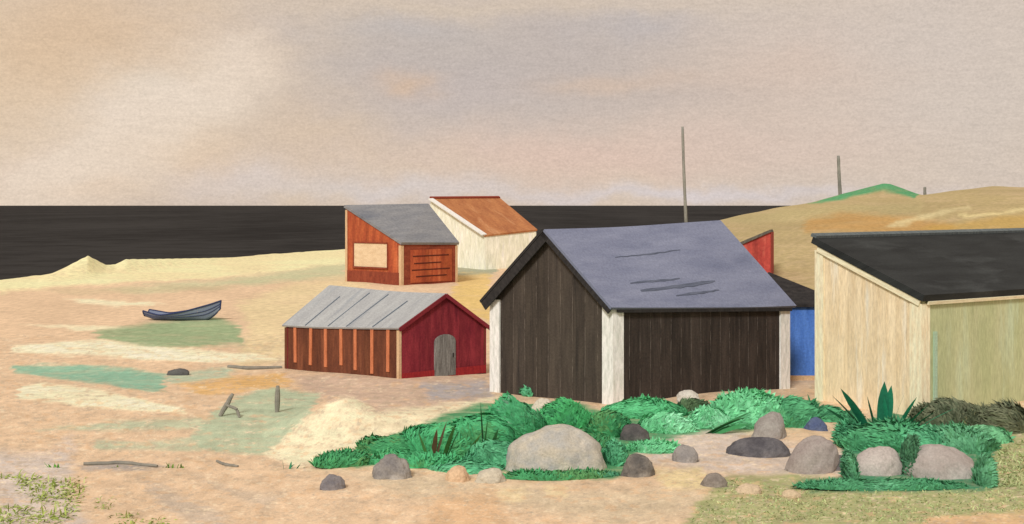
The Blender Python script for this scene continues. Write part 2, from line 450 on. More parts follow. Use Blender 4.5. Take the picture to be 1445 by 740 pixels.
tan_trim = brushed('bare_wood_trim', A(216, 176, 132), A(196, 154, 112), None, 2, (2, .6, 1))
cream_pane = brushed('cream_shutter', A(226, 192, 150), A(212, 176, 134), None, 1.5, (1, 2, 1))
grey_felt = brushed('grey_felt', A(124, 120, 118), A(140, 134, 129), A(110, 109, 112), .6, (.6, 2, 1), grain=4.5)
tiles = brushed('orange_roof', A(182, 116, 70), A(160, 96, 58), A(198, 138, 92), .6, (2, .6, 1), bump=.5, grain=4.5)
tile_ridge = brushed('ridge_red', A(146, 62, 40), A(128, 52, 36), None, 2)
limewash = brushed('limewash', A(240, 230, 198), A(222, 210, 178), A(250, 244, 222), .7, (2.5, .7, 1), bump=.5, grain=4.5, streak_only=True)
cream = brushed('cream_boards', A(242, 210, 168), A(226, 194, 150), A(255, 234, 200), 1.2, (3.5, .35, 1), board=.34, bump=.5, board_var=.3, streak_only=True)
cream_hi = brushed('cream_trim', A(246, 224, 184), A(232, 206, 164), None, 3, (4, .6, 1), streak_only=True)
sage = brushed('sage_boards', A(186, 180, 134), A(174, 172, 124), A(188, 194, 156), .7, (2.0, .4, 1), board=.4, bump=.4, board_var=.2, streak_only=True)
black_felt = brushed('black_felt', A(38, 38, 36), A(50, 50, 47), A(66, 66, 62), .8, (.5, 2, 1))
felt_edge = brushed('felt_edge', A(84, 88, 86), A(110, 112, 106), None, 2)
blue = brushed('blue_boards', A(74, 112, 178), A(88, 126, 190), A(62, 98, 162), 2, (3, .6, 1), board=.3)
hut_red = brushed('faded_red_boards', A(176, 72, 58), A(152, 54, 48), A(190, 96, 76), 1.0, (2, .8, 1), board=.4, grain=4.5)  # streaked reds, the same on every wall of the small hut

# ------------------------------------------------------------------ black shed (gable to the left)
a, bL, cR = at(865, 570, 36.4), at(695, 557, 39.8), at(1111, 551, 40.6)
d = V2(bL) + V2(cR) - V2(a) - (V2(cR) - V2(a)).normalized()*.75; ctr = (V2(a) + V2(d)) / 2
zA, zB, zC = 3.02, 2.98, 2.70
zR1, zR2 = 5.14, 5.36
root = empty('shed', setz(a, gz(a.x, a.y)), 'large black boarded shed with blue-grey roof and white corner posts', 'shed')
inner = setz(ctr, 1.5)
wall('gable_wall', a, bL, zA, zB, (.5, zR1), -1.0, inner, brown_boards, root)
wall('side_wall', a, cR, zA, zC, None, -1.0, inner, black_boards, root)
wall('gable_wall', cR, d, zC, zB - .1, (.5, zR2), -1.0, inner, brown_boards, root)
wall('side_wall', bL, d, zB, zB - .1, None, -1.0, inner, black_boards, root)
uAB, uAC = (V2(bL)-V2(a)), (V2(cR)-V2(a))
nAB, nAC = uAB.normalized(), uAC.normalized()
corner_post(a, uAB, uAC, -0.8, zA - .10, .36, white, root, proud=.06)
corner_post(bL, -uAB, uAC, -0.8, zB - .08, .36, white, root, proud=.06)
corner_post(cR, -uAC, uAB, -0.8, zC - .10, .38, white, root, proud=.06)
r1 = setz(lerp(V2(a), V2(bL), .5), zR1 + .04); r2 = setz(lerp(V2(cR), V2(d), .5), zR2 + .04)
def roof_at(pp, nn, s, t):
    """point on an old roof: straight at the verges, a little swayed between them"""
    p = lerp(lerp(pp[0], pp[1], s), lerp(pp[3], pp[2], s), t)
    return p - nn*(.055*math.sin(math.pi*s) + .018*math.sin(5*s + 3*t)*math.sin(math.pi*s))
def roof_pair(root, eF, eB, rF, rB, oh_end, oh_eave, thick, mat, name='roof_slope'):
    ax = (rB - rF).normalized()
    out = []
    s1 = (eF - rF).normalized(); s2 = (eB - rB).normalized()
    pts = [rF - ax*oh_end, rB + ax*oh_end*.6, eB + s2*oh_eave + ax*oh_end*.6, eF + s1*oh_eave - ax*oh_end]
    # raise so that the underside rests on the wall heads
    nrm = (pts[1]-pts[0]).cross(pts[3]-pts[0]).normalized()
    if nrm.z < 0: nrm = -nrm
    pts = [p + nrm*(thick + .01) for p in pts]
    mb = MB(); ns, nt2 = 14, 8
    Ls, Lt = (pts[1]-pts[0]).length, (pts[3]-pts[0]).length
    for lay in (0, 1):
        for i in range(ns+1):
            for j in range(nt2+1): mb.v.append(roof_at(pts, nrm, i/ns, j/nt2) - nrm*thick*lay)
    K = (ns+1)*(nt2+1); ix = lambda i, j: i*(nt2+1)+j
    for i in range(ns):
        for j in range(nt2):
            q = [(i, j), (i+1, j), (i+1, j+1), (i, j+1)]
            uv = [(a_/ns*Ls, b_/nt2*Lt) for a_, b_ in q]
            mb.f.append(tuple(ix(*k) for k in q)); mb.uv.append(uv)
            mb.f.append(tuple(K + ix(*k) for k in reversed(q))); mb.uv.append(uv[::-1])
    rim = [(i, 0) for i in range(ns)] + [(ns, j) for j in range(nt2)] + [(i, nt2) for i in range(ns, 0, -1)] + [(0, j) for j in range(nt2, 0, -1)]
    for a_, b_ in zip(rim, rim[1:] + rim[:1]):
        mb.f.append((ix(*a_), K+ix(*a_), K+ix(*b_), ix(*b_))); mb.uv.append([(0, 0), (0, thick), (.4, thick), (.4, 0)])
    return mb.build(name, mat, root), pts, nrm
eA, eC = setz(a, zA), setz(cR, zC); eB, eD = setz(bL, zB), setz(d, zB - .1)
rf, pr, nr_ = roof_pair(root, eA, eC, r1, r2, .28, .22, .09, slate_blue)
rl, pl, nl_ = roof_pair(root, eB, eD, r1, r2, .28, .30, .09, tar)
# barge boards under the front verge
for pp, nn, w in ((pl, nl_, .29), (pr, nr_, .17)):
    mb = MB()
    p0, p1 = pp[0] - nn*.10, pp[3] - nn*.10
    dn = (Vector((0, 0, -1)) - (p1-p0).normalized() * Vector((0, 0, -1)).dot((p1-p0).normalized())).normalized()
    mb.bar(p0 + dn*w/2 + nAC*.04, p1 + dn*w/2 + nAC*.04, w, .05, dn)
    mb.build('barge_board', tar, root)
# eave board along the front
mb = MB(); mb.bar(pr[3] - nr_*.13 + nAC*.3, pr[2] - nr_*.13 - nAC*.15, .16, .05, (0, 0, 1)); mb.build('eave_board', tar, root)
# frayed felt laps on the roof
def roof_mark(pp, nn, s0, t0, s1, t1, w, mat, root, wob=.03, seed=0):
    P = lambda s, t: lerp(lerp(pp[0], pp[1], s), lerp(pp[3], pp[2], s), t)
    pts_t, pts_b = [], []
    k = 12
    for i in range(k + 1):
        q = i / k
        s_, t_ = s0 + (s1-s0)*q, t0 + (t1-t0)*q
        ww = w * (0.3 + .7*math.sin(math.pi*min(1, max(0, q*.92+.06)))) * (.7 + .6*random.random())
        base = roof_at(pp, nn, s_, t_) + (pp[3]-pp[0]).normalized() * random.uniform(-wob, wob)*.6
        dn = (pp[3]-pp[0]).normalized()
        pts_t.append(base - dn*ww/2 + nn*.012); pts_b.append(base + dn*ww/2 + nn*.012)
    mb = MB(); o = 0; mb.v += pts_t + pts_b + [p - nn*.010 for p in pts_t] + [p - nn*.010 for p in pts_b]; n = k + 1
    for i in range(k):
        mb.f += [(i, i+1, n+i+1, n+i), (2*n+i, 3*n+i, 3*n+i+1, 2*n+i+1), (i, 2*n+i, 2*n+i+1, i+1), (n+i, n+i+1, 3*n+i+1, 3*n+i)]
        mb.uv += [[(i*.1, 0), (i*.1+.1, 0), (i*.1+.1, w), (i*.1, w)]]*4
    mb.f += [(0, n, 3*n, 2*n), (k, 2*n+k, 3*n+k, n+k)]; mb.uv += [[(0,0),(w,0),(w,w),(0,w)]]*2
    return mb.build('felt_lap', mat, root)
roof_mark(pr, nr_, .22, .80, .66, .70, .17, felt_line, root)
roof_mark(pr, nr_, .20, .70, .48, .66, .09, felt_line, root)
roof_mark(pr, nr_, .38, .86, .64, .80, .09, felt_line, root)
roof_mark(pr, nr_, .24, .38, .62, .32, .06, felt_line, root)

# ------------------------------------------------------------------ red hut with a pale roof (gable to the right)
a, bL, cR = at(563, 529, 44), at(403, 525, 47), at(687, 529, 46.5)
d = V2(bL) + V2(cR) - V2(a); ctr = (V2(a)+V2(d))/2; inner = setz(ctr, 1)
zA, zB, zC = 1.52, 1.32, 1.30
zR1, zR2 = 2.60, 2.70
root = empty('hut', setz(a, gz(a.x, a.y)), 'low hut with dark crimson gable and brown battened side under a pale grey roof', 'hut')
wall('gable_wall', a, cR, zA, zC, (.5, zR1), -1.0, inner, crimson, root)
wall('side_wall', a, bL, zA, zB, None, -1.0, inner, brown, root, label='brown side wall')
wall('gable_wall', bL, d, zB, zC, (.5, zR2), -1.0, inner, crimson, root)
wall('side_wall', cR, d, zC, zC, None, -1.0, inner, brown, root)
uAB, uAC = V2(bL)-V2(a), V2(cR)-V2(a); nAB, nAC = uAB.normalized(), uAC.normalized()
oAB, oAC = outward(a, bL, ctr), outward(a, cR, ctr)
corner_post(a, uAB, uAC, -0.9, zA - .08, .09, tan_trim, root, 'corner_board', .02)
corner_post(bL, -uAB, uAC, -0.9, zB - .08, .09, brown, root, 'corner_board', .025)
r1 = setz(lerp(V2(a), V2(cR), .5), zR1 + .03); r2 = setz(lerp(V2(bL), V2(d), .5), zR2 + .03)
eA, eB, eC, eD = setz(a, zA), setz(bL, zB), setz(cR, zC), setz(d, zC)
o1, pp, nn = roof_pair(root, eA, eB, r1, r2, .10, .10, .07, zinc)
o2, pq, nq = roof_pair(root, eC, eD, r1, r2, .10, .14, .07, zinc)
for q_ in (.22, .44, .60, .80):
    mb = MB()
    t0 = .1 if q_ in (.44, .60) else .25
    p0 = roof_at(pp, nn, q_, t0); p1 = roof_at(pp, nn, q_, .98)
    mb.bar(p0 + nn*.012, p1 + nn*.012, .035, .03, nAB); mb.build('roof_seam', zinc_seam, root)
for p_, n_, o_ in ((pp, nn, 0), (pq, nq, 1)):
    mb = MB(); q0, q1 = p_[0] - n_*.09, p_[3] - n_*.09
    mb.bar(q0 + oAC*.015, q1 + oAC*.015, .15, .04, n_); mb.build('barge_board', crimson, root)
wl = uAB.length
for i, s in enumerate((.42, 1.05, 1.72, 2.30, 2.95, 3.6, 4.25)):
    s = s / 4.7 * wl
    zz = lerp(zA, zB, s/wl) - .06
    mb = MB(); zb = gz(*on_wall(a, bL, oAB, s, 0, .03)[:2]) + .06
    mb.bar(on_wall(a, bL, oAB, s, zb + random.uniform(.02, .25), .022), on_wall(a, bL, oAB, s + random.uniform(-.03, .03), zz, .022), .14, .044, nAB)
    mb.build('batten', batten_p, root)
gl = uAC.length
mb = MB()
for k0, k1, zt in ((.12, gl - .06, .16),):
    mb.bar(on_wall(a, cR, oAC, k0, -.30, .02), on_wall(a, cR, oAC, k1, -.30, .02), .30, .04, (0, 0, 1))
o = mb.build('plinth', plinth_red, root)
mb = MB(); s0, s1 = .385 * gl, .625 * gl; zt = 1.18
arch = [on_wall(a, cR, oAC, s0, -.40, .05), on_wall(a, cR, oAC, s1, -.40, .05)]
for i in range(9):
    th = math.pi * i / 8
    arch.append(on_wall(a, cR, oAC, (s0+s1)/2 + (s1-s0)/2*math.cos(th), zt - .30 + .28*math.sin(th), .05))
mb.slab(arch, inner, .045)
door = mb.build('door', grey_door, root)
mb = MB(); mb.bar(on_wall(a, cR, oAC, s1 - .13, .28, .065), on_wall(a, cR, oAC, s1 - .13, .44, .065), .03, .03, nAC); mb.build('handle', tar, door)

# ------------------------------------------------------------------ half-roofed houses: high wall at the back left, low eave towards the right
def lean_house(root, a, bL, cR, zlow, zhigh, zlowR, zhighR, base, m_gable, m_front, m_roof, m_trim, thick, oh, trim_w, far=None):
    d = V2(far) if far else V2(bL) + V2(cR) - V2(a); ctr = (V2(a)+V2(d))/2; inner = setz(ctr, (zlow+base)/2)
    wall('gable_wall', a, bL, zlow, zhigh, None, base, inner, m_gable, root)
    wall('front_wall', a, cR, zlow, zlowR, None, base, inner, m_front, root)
    wall('gable_wall', cR, d, zlowR, zhighR, None, base, inner, m_gable, root)
    wall('back_wall', bL, d, zhigh, zhighR, None, base, inner, m_gable, root)
    uAB, uAC = V2(bL)-V2(a), V2(cR)-V2(a)
    corner_post(a, uAB, uAC, base + .1, zlow - .1, trim_w, m_trim, root, 'corner_board', .035)
    corner_post(bL, -uAB, uAC, base + .1, zhigh - .15, trim_w*.8, m_trim, root, 'corner_board', .035)
    corner_post(cR, -uAC, uAB, base + .1, zlowR - .1, trim_w*.8, m_trim, root, 'corner_board', .035)
    rF, rB, eF, eB = setz(bL, zhigh), setz(d, zhighR), setz(a, zlow), setz(cR, zlowR)
    # verge overhang at the gable end, ridge and eave overhang along the slope
    ax = (V2(cR)-V2(a)).normalized(); s = (eF - rF).normalized(); s2 = (eB - rB).normalized()
    pts = [rF - ax*oh - s*oh, rB + ax*oh - s2*oh, eB + ax*oh + s2*oh, eF - ax*oh + s*oh]
    n = (pts[1]-pts[0]).cross(pts[3]-pts[0]).normalized()
    if n.z < 0: n = -n
    pts = [p + n*(thick + .02) for p in pts]
    mb = MB(); mb.slab(pts, pts[0] - n*5, thick, u0=ax)
    return mb.build('roof', m_roof, root), pts, n, d, ctr, inner

# rust-red house behind the hut
a, bL, cR = at(566, 405, 98), at(488, 404, 102), at(645, 405, 102)
root = empty('house', setz(a, gz(a.x, a.y)), 'rust-red house with a grey lean-to roof and one cream window', 'house')
zl = at(566, 345, 98).z; zh = at(488, 294, 102).z; zlr = at(645, 345, 102).z; zhr = at(605, 292, 106).z
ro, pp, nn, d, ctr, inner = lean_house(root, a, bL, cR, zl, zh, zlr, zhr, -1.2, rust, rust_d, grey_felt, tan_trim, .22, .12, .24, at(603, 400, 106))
oAB, oAC = outward(a, bL, ctr), outward(a, cR, ctr); nAB = (V2(bL)-V2(a)).normalized(); nAC = (V2(cR)-V2(a)).normalized()
wl = (V2(bL)-V2(a)).length; gl = (V2(cR)-V2(a)).length
zw0, zw1 = at(525, 377, 100).z, at(525, 344, 100).z
s0, s1 = wl*.24, wl*.84
mb = MB(); mb.slab([on_wall(a, bL, oAB, s, z, .03) for s, z in ((s0, zw0), (s1, zw0), (s1, zw1), (s0, zw1))], inner, .025)
wn = mb.build('window', cream_pane, root)
mb = MB()
mb.bar(on_wall(a, bL, oAB, s0, zw1 + .06, .05), on_wall(a, bL, oAB, s1, zw1 + .06, .05), .10, .08, (0, 0, 1))
for s in (s0 - .05, s1 + .05): mb.bar(on_wall(a, bL, oAB, s, zw0, .05), on_wall(a, bL, oAB, s, zw1 + .01, .05), .08, .08, nAB)
mb.build('frame', rust_d, wn)
mb = MB(); mb.bar(on_wall(a, bL, oAB, s0 - .1, zw0 - .07, .07), on_wall(a, bL, oAB, s1 + .1, zw0 - .07, .07), .10, .16, (0, 0, 1)); mb.build('sill', rust_d, wn)
mb = MB(); mb.bar(on_wall(a, bL, oAB, .2, -.05, .03), on_wall(a, bL, oAB, wl - .2, -.05, .03), 1.1, .05, (0, 0, 1)); mb.build('lower_boards', rust_d, root)
# plank door panel with dark gaps on the right wall
mb = MB(); z0, z1 = at(600, 398, 100).z, at(600, 352, 100).z
mb.slab([on_wall(a, cR, oAC, s, z, .05) for s, z in ((gl*.16, z0), (gl*.9, z0), (gl*.9, z1), (gl*.16, z1))], inner, .045)
dr = mb.build('plank_door', rust, root)
for z, q0, q1 in ((.80, .2, .84), (.58, .22, .7), (.38, .18, .86), (.18, .25, .8)):
    mb = MB(); zz = z0 + (z1-z0)*z
    mb.bar(on_wall(a, cR, oAC, gl*q0, zz, .06), on_wall(a, cR, oAC, gl*q1, zz + .04, .06), .09, .03, (0, 0, 1)); mb.build('plank_gap', rust_line, dr)

# white house with the orange roof
a, bL, cR = at(684, 380, 122), at(608, 380, 128), at(756, 380, 125)
root = empty('house', setz(a, gz(a.x, a.y)), 'whitewashed house with an orange-red sloping roof, farthest of the houses', 'house')
zl = at(684, 334, 122).z; zh = at(608, 283, 128).z; zlr = at(756, 326, 125).z; zhr = at(704, 282, 133).z
ro, pp, nn, d, ctr, inner = lean_house(root, a, bL, cR, zl, zh, zlr, zhr, -1.4, limewash, limewash, tiles, limewash, .18, .10, .3, at(704, 380, 133))
mb = MB(); ax = (pp[1]-pp[0]).normalized(); mb.bar(pp[0] + ax*.05 + nn*.06, pp[1] - ax*.05 + nn*.06, .34, .16, nn.cross(ax)); mb.build('ridge_cap', tile_ridge, ro)
mb = MB(); dn = (pp[3]-pp[0]).normalized(); mb.bar(pp[0] + dn*.2 + nn*.03 - ax*.05, pp[3] + nn*.03 - ax*.05, .62, .12, ax); mb.build('verge_board', white, root)

# cream and sage house on the right
a, bL, cR = at(1300, 575, 34), at(1152, 566, 37), Vector((11.55 + 4.17*2.4, 34 + 3*2.4, 0))
root = empty('house', setz(a, gz(a.x, a.y)), 'cream gabled house with sage green front and black felt roof', 'house')
zl = at(1300, 424, 34).z; zh = at(1152, 346, 37).z; zlr = 3.25; zhr = 4.82
ro, pp, nn, d, ctr, inner = lean_house(root, a, bL, cR, zl, zh, zlr, zhr, -1.0, cream, sage, black_felt, cream_hi, .20, .12, .36)
ax = (pp[1]-pp[0]).normalized()
mb = MB(); mb.bar(pp[0] + ax*.02 + nn*.03, lerp(pp[0], pp[1], .998) + nn*.03, .22, .10, nn.cross(ax)); mb.build('ridge_cap', felt_edge, ro)
mb = MB(); dn = (pp[3]-pp[0]).normalized(); oA = outward(a, bL, ctr)
mb.bar(pp[0] + dn*.25 - nn*.30 + ax*.06, pp[3] - nn*.30 + ax*.06 - dn*.1, .16, .05, nn); mb.build('barge_board', cream_hi, root)
mb = MB(); mb.bar(pp[3] - nn*.26 + ax*.3, pp[2] - nn*.26 - ax*.3, .10, .05, nn); mb.build('eave_board', cream_hi, root)
uAC = (V2(cR)-V2(a)).normalized(); oAC = outward(a, cR, ctr)
mb = MB(); mb.bar(on_wall(a, cR, oAC, .62, -.5, .025), on_wall(a, cR, oAC, .62, 2.4, .025), .14, .05, uAC)
mb.build('drain_board', brushed('pale_mint_board', A(176, 192, 162), A(160, 176, 140), None, 3, (3, .6, 1)), root)

# blue hut with a hipped black roof in the gap
x0, x1, y0, y1 = 8.5, 12.0, 43.4, 46.2
root = empty('hut', (x0, y0, gz(x0, y0)), 'blue hut with a black hipped roof squeezed behind the black shed', 'hut')
inner = Vector(((x0+x1)/2, (y0+y1)/2, 1)); ze = at(1130, 434, y0).z; za_ = at(1085, 384, 44.8).z
P = [Vector((x0, y0, 0)), Vector((x1, y0, 0)), Vector((x1, y1, 0)), Vector((x0, y1, 0))]
for i in range(4): wall('wall', P[i], P[(i+1) % 4], ze, ze, None, -1.2, inner, blue, root)
mb = MB(); ov = .14
E = [Vector((x0-ov, y0-ov, ze+.02)), Vector((x1+ov, y0-ov, ze+.02)), Vector((x1+ov, y1+ov, ze+.02)), Vector((x0-ov, y1+ov, ze+.02))]
ap = Vector((9.55, (y0+y1)/2, za_))
E2 = [e + Vector((0, 0, .10)) for e in E]
mb.v += E + E2 + [ap]
mb.f += [(3, 2, 1, 0)] + [(i, (i+1) % 4, 4+(i+1) % 4, 4+i) for i in range(4)] + [(4+i, 4+(i+1) % 4, 8) for i in range(4)]
mb.uv += [[(v.x, v.y) for v in (mb.v[k] for k in f)] for f in mb.f]
mb.build('roof', tar, root)
mb = MB(); mb.bar(Vector((x0+.1, y0-.02, -.30)), Vector((x1-.1, y0-.02, -.30)), .34, .05, (0, 0, 1)); mb.build('plinth', tan_trim, root)

# small red lean-to on the dune foot
a, bL, cR = at(1088, 386, 84), at(1030, 386, 84.5), at(1092, 386, 90)
root = empty('hut', setz(a, gz(a.x, a.y)), 'small faded red hut on the dune foot behind the black shed roof', 'hut')
d = V2(bL)+V2(cR)-V2(a); ctr = (V2(a)+V2(d))/2; inner = setz(ctr, 2)
zt, zlo = at(1088, 328, 84).z, at(1030, 353, 84.5).z
wall('front_wall', a, bL, zt, zlo, None, gz(a.x, a.y) - 1.5, inner, hut_red, root)
wall('side_wall', a, cR, zt, zt - .1, None, gz(a.x, a.y) - 1.5, inner, hut_red, root)
wall('side_wall', bL, d, zlo, zlo, None, gz(a.x, a.y) - 1.5, inner, hut_red, root)
wall('back_wall', cR, d, zt - .1, zlo, None, gz(a.x, a.y) - 1.5, inner, hut_red, root)
pts = [setz(a, zt), setz(cR, zt - .1), setz(d, zlo), setz(bL, zlo)]
o_ = outward(a, bL, ctr)
pts[0] += o_*.15; pts[3] += o_*.15
nrm = (pts[1]-pts[0]).cross(pts[3]-pts[0]).normalized()
if nrm.z < 0: nrm = -nrm
pts = [p + nrm*.2 for p in pts]
mb = MB(); mb.slab(pts, pts[0] - nrm*4, .18); mb.build('roof', brushed('grey_brown_felt', A(104, 94, 80), A(84, 76, 66), None, 1), root)

# ------------------------------------------------------------------ poles
def pole(px, Y, y_top, lean, r, label):
    x = (px - CX) / F * Y; zb = gz(x, Y) - .6; zt = H - (y_top - HZ) / F * Y
    bm = bmesh.new(); n, k = 8, 14; rings = []
    for i in range(k + 1):
        t = i / k; c = Vector((x + lean*(1 - t) + math.sin(t*7)*.015, Y, zb + (zt - zb)*t)); rr = r*(1.15 - .3*t)*(1 + .06*math.sin(t*23))
        rings.append([bm.verts.new(c + Vector((math.cos(q)*rr, math.sin(q)*rr, 0))) for q in (2*math.pi*j/n for j in range(n))])
    for i in range(k):
        for j in range(n): bm.faces.new((rings[i][j], rings[i][(j+1) % n], rings[i+1][(j+1) % n], rings[i+1][j]))
    bm.faces.new(rings[-1]); bm.faces.new(list(reversed(rings[0])))
    me = bpy.data.meshes.new('pole'); bm.to_mesh(me); bm.free()
    o = recenter(link('pole', me, pole_m, smooth_shade=True))
    return tag(o, label, 'pole', 'weathered poles against the sky')
pole_m = brushed('weathered_pole', A(118, 112, 100), A(150, 142, 126), A(96, 92, 84), 1.5, (1, 1, .3), 'Object')
pole(963, 118, 179, .45, .15, 'tall bare pole rising from behind the black shed roof')
pole(1183, 170, 220, .3, .25, 'shorter bare pole left of the green knoll')
pole(1305, 175, 264, .05, .24, 'low stump of a pole right of the green knoll')

# ------------------------------------------------------------------ boat
hull_m = brushed('blue_grey_hull', A(116, 120, 134), A(138, 140, 150), A(88, 94, 118), 1.2, (.5, 3, 1), 'UV', bump=.4)
navy = brushed('navy_rail', A(44, 50, 78), A(60, 66, 92), None, 3)
g0 = gpt(258, 452)
Lb = 117 / F * g0.y
root = empty('rowing_boat', g0, 'blue-grey rowing boat with a high bow drawn up on the sand', 'boat')
rot = math.radians(7)
def bp_(t, s, shell=0.0):
    """t along from stern 0 to bow 1, s across from -1 (near rail) to 1 (far rail)"""
    sheer = .30 + .62*max(0, t-.18)**1.7/.82**1.7*1.28 + .22*max(0, .25-t)/.25
    keel = .02 + .20*max(0, .14-t)/.14 + .62*max(0, t-.80)**1.6/.2**1.6
    beam = .78*(math.sin(math.pi*min(1, .14 + t*.80))**.75) * (1 - max(0, t-.72)**1.5*5.2)
    beam = max(.03, beam) - shell
    q = abs(s)
    y = beam*(q**.62)*(1 if s > 0 else -1)
    z = (keel + shell) + (sheer - keel - shell)*(q**1.9)
    rake = .30*(z - keel)*max(0, t-.75)*1.6
    x = (t - .5)*Lb*.93 + rake
    ca, sa = math.cos(rot), math.sin(rot)
    return g0 + Vector((x*ca + y*sa, -x*sa + y*ca, z))
nt_, ns_ = 40, 21
mb = MB()
for sh in (0, .035):
    for i in range(nt_+1):
        for j in range(ns_): mb.v.append(bp_(i/nt_, -1 + 2*j/(ns_-1), sh))
o2 = (nt_+1)*ns_
for i in range(nt_):
    for j in range(ns_-1):
        q = (i*ns_+j, (i+1)*ns_+j, (i+1)*ns_+j+1, i*ns_+j+1)
        mb.f.append(q); mb.uv.append([(i*.1, abs(j-10)*.12), (i*.1+.1, abs(j-10)*.12), (i*.1+.1, abs(j-9)*.12), (i*.1, abs(j-9)*.12)])
        mb.f.append(tuple(o2 + k for k in reversed(q))); mb.uv.append([(0, 0), (.1, 0), (.1, .1), (0, .1)])
for i in range(nt_):
    for j in (0, ns_-1):
        q = (i*ns_+j, (i+1)*ns_+j, o2+(i+1)*ns_+j, o2+i*ns_+j); mb.f.append(q); mb.uv.append([(0, 0), (.1, 0), (.1, .03), (0, .03)])
for i in (0, nt_):
    for j in range(ns_-1):
        q = (i*ns_+j, i*ns_+j+1, o2+i*ns_+j+1, o2+i*ns_+j); mb.f.append(q); mb.uv.append([(0, 0), (.1, 0), (.1, .03), (0, .03)])
hull = mb.build('hull', hull_m, root)
def tube(path, r, name, mat, parent, n=6):
    mb = MB(); k = len(path)
    for i, p in enumerate(path):
        ax = (path[min(k-1, i+1)] - path[max(0, i-1)]).normalized()
        s = ax.orthogonal().normalized(); t = ax.cross(s); rr = r(i/(k-1)) if callable(r) else r
        for j in range(n): mb.v.append(p + s*math.cos(2*math.pi*j/n)*rr + t*math.sin(2*math.pi*j/n)*rr)
    for i in range(k-1):
        for j in range(n):
            mb.f.append((i*n+j, i*n+(j+1) % n, (i+1)*n+(j+1) % n, (i+1)*n+j)); mb.uv.append([(0, i*.1), (.1, i*.1), (.1, i*.1+.1), (0, i*.1+.1)])
    mb.f += [tuple(range(n))[::-1], tuple((k-1)*n + j for j in range(n))]; mb.uv += [[(0, 0)]*n]*2
    return mb.build(name, mat, parent)
for s in (-1, 1): tube([bp_(i/30, s) + Vector((0, 0, .02)) for i in range(31)], .045, 'gunwale', navy, root)
for q in (.80, .62): tube([bp_(i/30, -q) + Vector((0, -.01, 0)) for i in range(31)], .018, 'strake', navy, hull)
tube([bp_(1, -1 + i/10) + Vector((.02, 0, .02)) for i in range(11)], .05, 'stem', navy, root)
tube([bp_(i/24, 0) - Vector((0, 0, .01)) for i in range(25)], .045, 'keel', navy, root)
tube([bp_(0, -1 + i/5) for i in range(11)], .045, 'stern_post', navy, root)
for t in (.30, .52, .72):
    pA, pB = bp_(t, -.85, .04), bp_(t, .85, .04)
    mb = MB(); mb.bar(pA, pB, .24, .035, (1, 0, 0)); mb.build('thwart', tan_trim, root)

# ------------------------------------------------------------------ stones
def stone(px, py, wpx, hpx, c1, c2, label, skew=0.0, group='stones in the green bank', name='boulder', depth=.75, rough=.5, flat=.25, seed=None):
    """py = foot of the stone"""
    g = gpt(px, py); Y = g.y; w, h = wpx/F*Y, hpx/F*Y*.86
    bm = bmesh.new(); bmesh.ops.create_icosphere(bm, subdivisions=5, radius=1)
    sd = seed if seed is not None else random.random()*50
    ctr = Vector((g.x, Y + w*depth*.35, gz(g.x, Y + w*depth*.35)))
    for v in bm.verts:
        p = v.co.copy(); n1 = noise.fractal(p*1.1 + Vector((sd, 0, 0)), 1.0, 2.0, 4); n2 = noise.fractal(p*4 + Vector((0, sd, 0)), 1, 2, 3)
        p *= 1 + .16*n1*rough*2 + .035*n2
        if p.z > 0: p.x += skew*p.z
        zz = p.z if p.z > 0 else p.z*flat
        v.co = ctr + Vector((p.x*w/2, p.y*w/2*depth, zz*h*.97))
    me = bpy.data.meshes.new(name); bm.to_mesh(me); bm.free()
    m = brushed(name + '_stone', A(*c1), A(*c2), A(*[min(255, int(q*1.14 + 6)) for q in c2]), 2.0, (1, 1, 1.4), 'Object', rough=.95, bump=.8, grain=20)
    o = recenter(link(name, me, m, smooth_shade=True))
    return tag(o, label, 'stone', group)
GR, WG, DK, MV = (178, 170, 160), (160, 146, 130), (66, 60, 58), (164, 144, 130)
stone(785, 668, 146, 72, (166, 158, 146), (186, 170, 146), 'largest pale grey boulder, set in the green bank below the shed gable', .08, rough=.35, depth=.6, seed=3)
stone(895, 622, 42, 24, (76, 70, 66), (104, 94, 86), 'charcoal stone in the light green plants below the shed corner post', 0)
stone(902, 673, 48, 34, (92, 84, 76), (140, 126, 110), 'speckled dark stone at the lower right edge of the largest boulder', 0)
stone(968, 653, 38, 26, (130, 120, 112), (160, 146, 132), 'small grey stone between the two charcoal stones in the pale sand', 0)
stone(1074, 645, 92, 28, (78, 72, 72), (110, 102, 98), 'long flat charcoal stone lying in front of the upright grey stone', 0, depth=.5)
stone(1088, 620, 50, 40, (158, 146, 132), (142, 128, 116), 'upright blunt grey stone behind the long charcoal stone', .1)
stone(1148, 668, 76, 56, (164, 148, 134), (150, 132, 120), 'leaning mauve-grey stone with its top tilted to the right', .36, rough=.4)
stone(1187, 664, 38, 22, (88, 80, 78), (120, 108, 102), 'small dark stone at the right foot of the leaning mauve stone', 0)
stone(1242, 671, 74, 44, (190, 172, 156), (174, 156, 142), 'rounded pinkish stone under the spiky plant, left of its bigger twin', .1, rough=.3, seed=11)
stone(1338, 675, 106, 48, (164, 146, 132), (172, 156, 142), 'broad pinkish boulder under the green arch at the right', -.15, rough=.22, seed=23)
stone(552, 676, 56, 36, (124, 114, 106), (160, 146, 130), 'blocky dark speckled stone at the left end of the green bank', 0, rough=.7)
stone(468, 692, 34, 24, (108, 100, 98), (138, 126, 118), 'small round charcoal stone alone on the sand at the left', 0)
stone(1009, 688, 36, 20, (118, 104, 92), (148, 132, 116), 'small brown stone at the edge of the olive grass', 0)
stone(768, 580, 34, 20, (208, 188, 162), (196, 176, 152), 'pale sandstone lump at the foot of the shed gable', 0, depth=.6)
stone(972, 568, 34, 19, (208, 194, 174), (192, 176, 158), 'pale lump of stone at the foot of the long black wall', 0)
